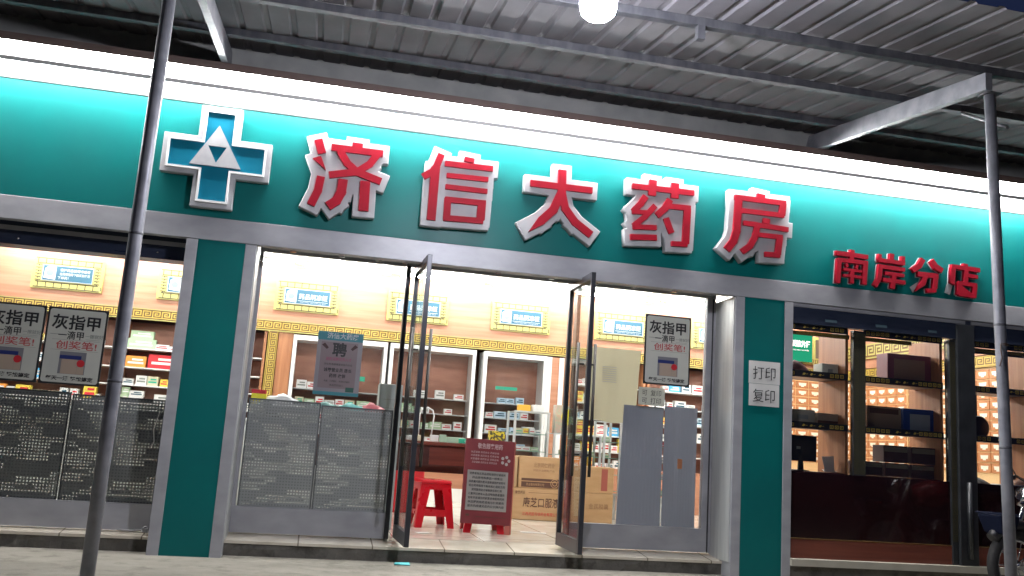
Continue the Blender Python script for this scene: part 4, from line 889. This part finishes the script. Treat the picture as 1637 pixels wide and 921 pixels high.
# bags and bundles lying on the counter by the perforated boards
def bag(x, y, z, sx, sy, sz, m, label, seed, name='plastic_bag', cat='bag'):
    r_ = random.Random(seed); m_ = MB(); bmesh.ops.create_icosphere(m_.bm, subdivisions=3, radius=1)
    ph = [(r_.uniform(2,5), r_.uniform(2,5), r_.uniform(2,6), r_.uniform(0,6)) for _ in range(5)]
    for v in m_.bm.verts:
        q = v.co.normalized(); d = 1+sum(.07*math.sin(a*q.x*2+b*q.y*2+c_*q.z*2+p) for a, b, c_, p in ph)
        v.co = Vector((q.x*sx*d, q.y*sy*d, max(-.05, q.z)*sz*d*(1.1-.4*abs(q.x))))
    for f_ in m_.bm.faces: f_.smooth = True
    return tag(obj(name, m_, m, loc=(x, y, z+.003)), label, cat)
bag(-.28,.78,1.225,.19,.10,.085, mat('thin_white_plastic', (.72,.72,.70), .35), 'crumpled white plastic bag on the counter next to the steel jamb', 1)
bag(.12,.76,1.222,.16,.08,.05, mat('green_plastic', (.25,.48,.46), .35), 'flat pale green bag under the recruitment poster', 2)
bag(.33,.74,1.222,.13,.07,.06, mat('turquoise_plastic', (.16,.50,.48), .35), 'turquoise bag on the counter under the recruitment poster corner', 3)
bag(.53,.76,1.222,.11,.07,.075, mat('pink_plastic', (.55,.14,.16), .35), 'pinkish red bag on the counter beside the grey stack', 4)
c, yf = carton(-.47,.82,1.222,.13,.10,.13, 'yellow and red carton on the counter beside the steel jamb', m=mat('lemon', (.80,.66,.04), .5), tape=False, name='small_carton')
q = MB(); q.face([(-.065,yf-.001,.095),(.065,yf-.001,.095),(.065,yf-.001,.13),(-.065,yf-.001,.13)]); obj('red_band', q, redprint, c)
c, yf = carton(.72, 1.25, FZ, .22, .25, 1.35, 'pale grey filing stack standing behind the counter end', m=mat('file_grey', (.30,.34,.33), .5), tape=False, name='filing_tower')
q = MB()
for z in (1.05,1.12,1.2): q.face([(-.08,yf-.001,z),(.08,yf-.001,z),(.08,yf-.001,z+.006),(-.08,yf-.001,z+.006)])
obj('drawer_line', q, MATS['grey_print'], c)

# ================================================================== MEDICINE BOXES
box_mats = [('white', white), ('white', white), ('white', white), ('cream', MATS['cream_box']), ('red', redprint), ('orange', mat('orange_card', (.75,.28,.05), .5)), ('pale green', mat('mint_card', (.40,.55,.36), .5)), ('blue', mat('sky_card', (.08,.36,.62), .5)), ('yellow', mat('yellow_card', (.80,.60,.08), .5)), ('pale blue', mat('pale_blue_card', (.45,.60,.72), .5))]
proto = {}
def med(w_, h_, ci, label, group, loc):
    key = (w_, h_, ci)
    if key not in proto:
        m_ = MB(); m_.box(-w_/2, w_/2, -.05, .05, 0, h_); m_.mi = 1
        a = w_/2*.78; m_.face([(-a,-.0515,h_*.30),(a,-.0515,h_*.30),(a,-.0515,h_*.48),(-a,-.0515,h_*.48)])
        if h_ > .06: m_.face([(-a*.5,-.0515,h_*.60),(a*.9,-.0515,h_*.60),(a*.9,-.0515,h_*.76),(-a*.5,-.0515,h_*.76)])
        stripe = [redprint, signblue, MATS['grey_print'], greenp, white, white, white, white, redprint, signblue][ci]
        proto[key] = obj('medicine_box', m_, [box_mats[ci][1], stripe]); o = proto[key]
    else:
        o = proto[key].copy(); col.objects.link(o)
    o.location = loc; tag(o, label, 'medicine box', group); return o
nb = 0
ORD = 'first second third fourth fifth sixth seventh eighth ninth tenth eleventh twelfth thirteenth fourteenth fifteenth'.split()
def fill(x0, x1, y, z, where, dens=.93, pal=(0,1,2,3,0,1,2,4,5,6,7,8,9), hs=(.08,.10,.13), ws=(.10,.14,.18), seed=1, stack=0):
    global nb
    r_ = random.Random(seed); x = x0; cnt = -1
    while True:
        w_ = r_.choice(ws)
        if x + w_ > x1: break
        if r_.random() < dens:
            ci = r_.choice(pal); h_ = r_.choice(hs); cname = box_mats[ci][0]
            shelf_, place_ = where; cnt += 1
            med(w_, h_, ci, f'{cname} medicine box, {ORD[cnt]} along the {shelf_} shelf {place_}', f'medicine boxes {place_}', (x+w_/2, y, z+.001)); nb += 1
            if stack and h_ < .11 and r_.random() < stack: med(w_, h_, ci, f'{cname} medicine box stacked on the {ORD[cnt]} one, {shelf_} shelf {place_}', f'medicine boxes {place_}', (x+w_/2+.008, y+.004, z+.002+h_)); nb += 1
        x += w_ + r_.choice((.004, .008, .012, .03))
LV = (.75, 1.0, 1.24, 1.48, 1.72, 1.98); nmz = ['lowest', 'second lowest', 'third', 'fourth', 'fifth', 'top']
for ci, (a, b, l) in enumerate(cabs):
    if ci == 0: continue
    wh = {1:'behind the posters', 2:'between pole and pillar', 3:'by the upright gold strip', 4:'behind the open door leaf', 5:'past the framed poster'}[ci]
    for k, z in enumerate(LV):
        if ci == 5 and k in (0, 1): continue
        if ci == 2 and k == 5: 
            fill(a+.42, b-.1, 5.72, z+.015, (nmz[k], wh), .9, (0,3,5,0), (.06,.075), (.18,), seed=11); continue
        if ci == 2 and k == 4:
            fill(a+.80, b-.25, 5.72, z+.015, (nmz[k], wh), .95, (0,2), (.075,), (.18,), seed=11); continue
        fill(a+.06, b-.06, 5.72, z+.015, (nmz[k], wh), .97, stack=.3*(ci in (2,4)), seed=ci*10+k)
med(.26,.15,5,'wide orange medicine box on the fifth shelf beside the red one','orange show boxes',(-2.42,5.70,1.736)); 
med(.42,.19,4,'large red medicine box on a shelf between pole and pillar','red show boxes',(-2.05,5.70,1.736))
med(.38,.13,6,'large pale green box on the top shelf under another','pale green show boxes',(-2.38,5.70,1.996)); med(.30,.11,6,'smaller pale green box stacked on the larger one','pale green show boxes',(-2.38,5.70,2.127))
med(.50,.20,7,'large blue box on the lowest shelf between pole and pillar','blue show boxes',(-2.35,5.68,.766))
for k, x in enumerate((-2.95, -2.95)): med(.16,.20,8,['yellow medicine box on the middle shelf near the poster edge','yellow medicine box on the upper shelf near the poster edge'][k],'yellow show boxes',(x,5.70,[1.256,1.496][k]))
for ci, (a, b) in enumerate(cool_x):
    wh = ['in the recruitment poster cooler','in the cooler behind the desk','in the cooler above glass cases'][ci]
    for k, z in enumerate((.80, 1.02, 1.24, 1.46)):
        fill(a+.10, b-.10, 5.70, z+.16, (nmz[k], wh), .9 if k < 3 else .6, (9,9,0,7) if ci == 2 else (0,3,0,2,6), (.08,.10,.12), (.12,.14,.18), seed=70+ci*5+k)
m_ = MB(); m_.box(2.62,2.95,5.64,5.65,1.82,1.87); tag(obj('green_tag', m_, greenp), 'small green tag hanging inside the cooler above the glass case', 'tag')
m_ = MB(); m_.box(.55,.70,5.64,5.65,1.78,1.85); tag(obj('green_tag', m_, greenp), 'small green tag inside the cooler beside the recruitment poster', 'tag')
for ci, (a, lv) in enumerate(case_l):
    wh = ['of the tall showcase','of the low showcase','of the slim showcase','of the green edged showcase'][ci]
    for k, z in enumerate(lv): fill(a[0]-a[2]/2+.03, a[0]+a[2]/2-.03, a[1]-.08, FZ+z, (nmz[k], wh), .95, (0,1,3,6,0,8 if ci == 0 else 4), (.05,.06), (.07,.10), seed=130+ci*7+k)

# ================================================================== HERB DRAWERS
def drawer_proto(w_, h_):
    m_ = MB(); m_.box(.008, w_-.008, -.012, 0, .008, h_-.008); m_.mi = 1
    m_.face([(w_*.24,-.0135,h_*.36),(w_*.76,-.0135,h_*.36),(w_*.80,-.0135,h_*.70),(w_*.20,-.0135,h_*.70)]); m_.face([(w_*.38,-.0135,h_*.22),(w_*.62,-.0135,h_*.22),(w_*.62,-.0135,h_*.355),(w_*.38,-.0135,h_*.355)])
    return obj('drawer', m_, [mat('drawer_wood', (.42,.17,.07), .4, c2=(.50,.22,.09), scale=6), mat('drawer_label', (.85,.80,.68), .4)])
dp = drawer_proto(.225, .128); used = [False]
def herb(loc, rz, ncol, nrow, label):
    c = thing('herb_cabinet', label, 'cabinet', loc, rz, group='herb drawer cabinets')
    W_, H_ = .225*ncol, .128*nrow
    m_ = MB(); m_.box(-.01, W_+.01, .001, .3, .75, .90+H_+.02); obj('carcass', m_, mat('carcass_pale', (.72,.50,.26), .4), c)
    m_ = MB(); m_.box(-.01, W_+.01, -.05, .3, 0, .749); obj('base_cupboard', m_, wood, c)
    for i in range(ncol):
        for j in range(nrow):
            if used[0]: o = dp.copy(); col.objects.link(o)
            else: o = dp; used[0] = True
            o.parent = c; o.location = (.225*i, 0, .90+.128*j)
    m_ = MB(); m_.box(-.01, W_+.01, -.03, .3, .90+H_+.021, .90+H_+.16); hb_ = obj('cabinet_header', m_, brown_l, c)
    q = MB(); fret(q, 0, W_, .90+H_+.035, .90+H_+.145, -.034, True, .14); q.box(0, W_, -.036, -.031, .90+H_+.022, .90+H_+.03); q.box(0, W_, -.036, -.031, .90+H_+.15, .90+H_+.158); obj('gold_pattern', q, gold, hb_)
    return c
herb((8.15, 5.55, .16), R(-90), 8, 10, 'herb drawer cabinet along the side wall, farthest from the street')
herb((8.15, 3.70, .16), R(-90), 8, 10, 'herb drawer cabinet along the side wall, middle of the row')
herb((8.15, 1.85, .16), R(-90), 5, 10, 'herb drawer cabinet along the side wall, nearest the window')
herb((6.34, 5.58, .16), 0, 7, 10, 'herb drawer cabinet on the back wall under the green sign')
m_ = MB(); m_.box(8.16, 8.25, .6, 5.6, 2.52, 3.38); part('side_header_wall', m_, wood)
m_ = MB(); m_.box(8.26, 8.35, .45, 6.2, .0, 3.38); part('partition_wall', m_, wood)
# gilt name board over the drawers and green plate
c = thing('gilt_board', 'long gold edged board with dark characters above the herb drawers', 'sign', (7.95, 5.50, 2.80))
m_ = MB(); m_.box(-.85, .55, -.02, 0, -.20, .24); obj('board', m_, yellow, c)
m_ = MB(); m_.box(-.20, .52, -.03, -.021, -.10, .20); bd = obj('board_face', m_, mat('brown_face', (.10,.07,.05), .5), c)
text('道地药', .28, .16, -.032, -.05, gold, bd, bold=.02, width=.62)
q = MB(); fret(q, -.8, .5, -.19, -.12, -.022, True, .12); obj('key_pattern', q, brown_l, c)
c = thing('green_plate', 'green plate with white characters hanging above the herb drawers', 'sign', (7.42, 5.40, 2.86))
m_ = MB(); m_.box(-.24, .22, -.01, 0, -.24, .22); p_ = obj('plate', m_, glow('green_lit_plate', (.03,.50,.26), .75), c)  # plate glow put into its colour as emission
text('中药饮片柜', .11, -.01, -.012, .0, white, p_, bold=.03, width=.38); text('ZHONG YAO YIN PIAN', .03, -.01, -.012, -.07, white, p_, width=.34)
c = thing('gilt_board', 'gold key patterned board above the side wall drawers', 'sign', (8.14, 3.4, 2.72), R(-90))
m_ = MB(); m_.box(-1.9, 1.6, -.02, 0, -.06, .16); obj('board', m_, yellow, c)
q = MB(); fret(q, -1.85, 1.55, -.04, .14, -.022, True, .2); obj('key_pattern', q, brown_l, c)

# ================================================================== THINGS ON THE DISPLAY SHELVES
S1, S2 = 1.8515, 1.3765
bag(4.50,.36,S1,.16,.10,.13, mat('mauve_cloth', (.22,.11,.12), .8), 'folded mauve cloth on the upper shelf near the teal pillar', 8, 'cloth', 'cloth')
def box2(x, y, z, w_, d, h, label, m, name, cat, face=None):
    c = thing(name, label, cat, (x, y, z)); m_ = MB(); m_.box(-w_/2, w_/2, -d/2, d/2, 0, h); obj('box_body', m_, m, c, bevel=.004)
    if face:
        m_ = MB(); m_.box(-w_/2+face[1], w_/2-face[1], -d/2-.003, -d/2-.0005, face[2], h-face[3]); obj('face_panel', m_, face[0], c)
    return c
box2(4.81,.32,S1,.17,.16,.13,'cream carton with small print on the upper shelf near the patterned post', mat('cream_grey', (.55,.55,.46), .6), 'carton', 'carton', (MATS['grey_print'], .06, .03, .05))
box2(4.79,.28,S1-.001+.0,.001,.001,.001,'x',black,'carton','carton') if False else None
box2(5.66,.32,S1,.48,.18,.29,'maroon framed presentation case on the upper shelf', mat('maroon_case', (.24,.08,.11), .4), 'presentation_case', 'case', (mat('case_window', (.32,.20,.15), .5), .07, .05, .05))
box2(4.52,.32,S2,.25,.18,.15,'long beige carton on the middle shelf beside the teal pillar', mat('beige_grey', (.40,.37,.30), .7), 'carton', 'carton', (MATS['grey_print'], .07, .06, .05))
box2(4.78,.32,S2,.22,.18,.13,'two tone beige and brown carton on the middle shelf', mat('beige_brown', (.42,.33,.25), .7), 'carton', 'carton', (carton_print, .005, .005, .07))
box2(5.38,.32,S2,.37,.18,.24,'large dull brown carton on the middle shelf beside the blue box', mat('dull_brown', (.30,.21,.14), .7), 'carton', 'carton', (carton_print, .03, .17, .02))
box2(5.77,.32,S2,.36,.18,.24,'blue presentation box with a pale face on the middle shelf', mat('deep_blue', (.02,.06,.26), .5), 'presentation_box', 'box', (mat('pale_blue_face', (.33,.38,.42), .5), .07, .03, .05))
for k, (x, z, w_, h_, l) in enumerate(((5.49,1.09,.26,.16,'dark carton with wavy pale top, stacked beside the patterned post'), (5.79,1.09,.26,.16,'dark carton with wavy pale top, stacked near the door post'), (5.22,.955,.25,.13,'dark carton at the foot of the window, first from the patterned post'), (5.50,.955,.25,.13,'dark carton at the foot of the window, under the stack'), (5.78,.955,.25,.13,'dark carton at the foot of the window, nearest the door post'))):
    box2(x,.30,z,w_,.18,h_,l, mat('dark_carton', (.07,.038,.042), .6), 'dark_carton', 'carton', (mat('pale_wave', (.22,.20,.15), .6), .008, h_*.62, .012))
m_ = MB(); m_.box(4.99, 5.95, .14, .50, .90, .953); tag(obj('window_ledge', m_, desk_wood), 'dark inner ledge carrying the dark cartons', 'ledge')
m_ = MB(); m_.box(4.29, 4.93, .14, .62, .90, .955); tag(obj('window_desk', m_, desk_wood), 'dark desk top behind the window holding a computer screen', 'desk')
# monitor (seen from behind)
c = thing('computer_monitor', 'black computer monitor seen from behind, beside the teal pillar', 'monitor', (4.52, .28, .956))
m_ = MB(); m_.box(-.17, .17, -.012, .012, .09, .33); obj('screen_back', m_, blackp, c, bevel=.006)
m_ = MB(); m_.hexa([(-.012,.0,.0),(.045,.0,.0),(.045,.02,.0),(-.012,.02,.0),(-.02,-.02,.16),(.02,-.02,.16),(.02,-.0125,.16),(-.02,-.0125,.16)]); obj('stand', m_, blackp, c)
m_ = MB(); m_.lathe([(.09,0),(.09,.008),(.02,.012)], 20); obj('stand_foot', m_, blackp, c)
m_ = MB(); m_.box(-.04,.0,-.0145,-.0125,.20,.225); obj('badge', m_, MATS['file_grey'], c)
m_ = MB()
for k, (dx, dz, a) in enumerate(((0,0,.2),(.03,.004,-.3),(.10,.002,.5))):
    ca, sa = math.cos(a), math.sin(a); P = [(-.07,-.05),(.07,-.05),(.07,.05),(-.07,.05)]; m_.face([(4.82+dx*.5+ca*p[0]*.7-sa*p[1], .30+sa*p[0]+ca*p[1], .958+dz+.02*(i%2)*(k>0)) for i, p in enumerate(P)])
m_.face([(4.76,.24,.96),(4.86,.24,.96),(4.875,.28,1.11),(4.75,.28,1.10)])
o = tag(obj('loose_papers', m_, paper), 'loose white papers lying beside the computer monitor', 'papers'); sd = o.modifiers.new('t', 'SOLIDIFY'); sd.thickness = .001
bag(6.66,.50,.62,.26,.12,.34, mat('grey_cover', (.10,.10,.105), .7), 'grey cloth covered chair back inside behind the grey pole', 12, 'covered_chair', 'chair')  # reflection in the glass built as a solid grey shape
m_ = MB(); m_.lathe([(.001,0),(.12,.0),(.12,.04),(.10,.055),(.001,.06)], 24); o = obj('fan', m_, blackp, loc=(6.62,.5,1.50), rot=(R(90),0,0)); tag(o, 'round dark grey fan head hanging before the herb drawers', 'fan')
m_ = MB(); m_.tube([(6.62,.5,1.5),(6.62,.5,1.86)], .008); obj('fan_stem', m_, blackp); bpy.data.objects['fan_stem'].parent = o; bpy.data.objects['fan_stem'].matrix_parent_inverse = Matrix.LocRotScale(Vector((6.62,.5,1.50)), Matrix.Rotation(R(90),3,'X'), None).inverted()
bag(6.98,.30,.955,.12,.08,.06, mat('peach_cloth', (.45,.28,.22), .8), 'peach cloth on the ledge beyond the grey pole', 14, 'cloth', 'cloth')
m_ = MB(); m_.box(6.7, 7.2, .14, .42, .90, .953); tag(obj('window_ledge', m_, white), 'white inner ledge beyond the grey pole', 'ledge')

# ================================================================== MOTORCYCLE
mc = thing('motorcycle', 'red and black motorcycle with a navy front basket parked by the shop', 'motorcycle', (5.86, -.85, 0), R(6))
def wheel(x):
    m_ = MB(); P = []
    for i in range(33):
        a = i*2*math.pi/32; P.append((x+.255*math.cos(a), 0, .30+.255*math.sin(a)))
    m_.tube(P, .045, 10, cap=False); w_ = obj('wheel', m_, rubber, mc)
    m_ = MB(); P = [(x+.205*math.cos(i*2*math.pi/32), 0, .30+.205*math.sin(i*2*math.pi/32)) for i in range(33)]; m_.tube(P, .014, 8, cap=False)
    for i in range(10):
        a = i*2*math.pi/10; m_.tube([(x,.0,.30),(x+.2*math.cos(a),0,.30+.2*math.sin(a))], .005, 6)
    m_.tube([(x,-.06,.30),(x,.06,.30)], .035, 12); obj('rim', m_, chrome, w_)
wheel(.02); wheel(1.27)
m_ = MB()
for s in (-.08,.08): m_.tube([(.02,s,.30),(.20,s,.78),(.26,s,.95)], [.02,.022,.02], 10)
obj('fork', m_, chrome, mc)
m_ = MB(); P = [(.02+.33*math.cos(R(a)), 0, .30+.33*math.sin(R(a))) for a in range(20, 150, 10)]; m_.tube(P, .05, 10); obj('mudguard', m_, blackp, mc)
m_ = MB(); m_.tube([(.36,-.36,1.02),(.27,-.22,1.04),(.24,0,.96),(.27,.22,1.04),(.36,.36,1.02)], .012, 8); hb_ = obj('handlebar', m_, chrome, mc)
m_ = MB()
for s in (-1,1): m_.tube([(.37,s*.36,1.02),(.47,s*.42,1.02)], .018, 10)
obj('grip', m_, rubber, hb_)
for s in (-1, 1):
    m_ = MB(); m_.tube([(.30,s*.24,1.04),(.25,s*.30,1.20)], .006, 6); m_.lathe([(.001,-.01),(.045,-.008),(.05,0),(.045,.012),(.001,.015)], 16, (.25, s*.30, 1.24)); obj('mirror', m_, blackp, mc)
m_ = MB(); m_.lathe([(.02,-.06),(.07,-.04),(.085,.0),(.08,.04),(.03,.05)], 16); o = obj('headlight', m_, chrome, mc, loc=(.12,0,.86), rot=(0,R(-80),0))
m_ = MB(); m_.lathe([(.02,-.22),(.10,-.18),(.14,-.05),(.14,.08),(.10,.18),(.03,.24)], 18); obj('tank', m_, mat('dull_red_tank', (.22,.01,.02), .35), mc, loc=(.52,0,.80), rot=(0,R(82),0))
m_ = MB(); m_.hexa([(.70,-.11,.74),(1.35,-.10,.78),(1.35,.10,.78),(.70,.11,.74),(.72,-.10,.82),(1.38,-.09,.88),(1.38,.09,.88),(.72,.10,.82)]); obj('saddle', m_, blackp, mc, bevel=.03)
m_ = MB(); m_.tube([(.26,0,.90),(.45,0,.45),(.55,0,.28),(.85,0,.28),(1.0,0,.68)], .022, 10); m_.tube([(1.27,.07,.30),(.80,.07,.35)], .018, 8); m_.tube([(1.27,-.07,.30),(.80,-.07,.35)], .018, 8); m_.tube([(1.27,.09,.30),(1.22,.10,.74)], .022, 8); m_.tube([(1.27,-.09,.30),(1.22,-.10,.74)], .022, 8); obj('frame', m_, blackp, mc)
m_ = MB(); m_.box(.50,.84,-.10,.10,.24,.44); m_.lathe([(.09,-.01),(.09,.03),(.05,.05)], 16, (.62,0,.50)); m_.lathe([(.075,0),(.095,.01),(.095,.025),(.075,.035),(.075,.045),(.095,.055),(.095,.07),(.075,.08)], 16, (.60,0,.44)); obj('engine', m_, chrome, mc, bevel=.01)
m_ = MB(); m_.tube([(.5,-.10,.46),(.42,-.13,.38),(.55,-.15,.24),(.95,-.16,.24),(1.45,-.17,.33)], [.018,.018,.02,.035,.04], 12); obj('exhaust', m_, chrome, mc)
m_ = MB()
m_.hexa([(-.22,-.10,.55),(-.08,-.10,.55),(-.08,.10,.55),(-.22,.10,.55),(-.27,-.13,.71),(-.05,-.13,.71),(-.05,.13,.71),(-.27,.13,.71)]); bk = obj('basket', m_, mat('navy_basket', (.004,.007,.022), .8, spec=.15), mc, bevel=.02)
m_ = MB(); m_.tube([(-.27,-.13,.715),(-.05,-.13,.715),(-.05,.13,.715),(-.27,.13,.715),(-.27,-.13,.715)], .006, 6); obj('basket_rim', m_, MATS['navy_basket'], bk)
m_ = MB(); m_.tube([(.75,.1,.28),(.70,.26,.02)], .012, 8); obj('side_stand', m_, chrome, mc)
print('boxes', sum(o.name.startswith('medicine_box') for o in bpy.data.objects), 'objects', len(bpy.data.objects))
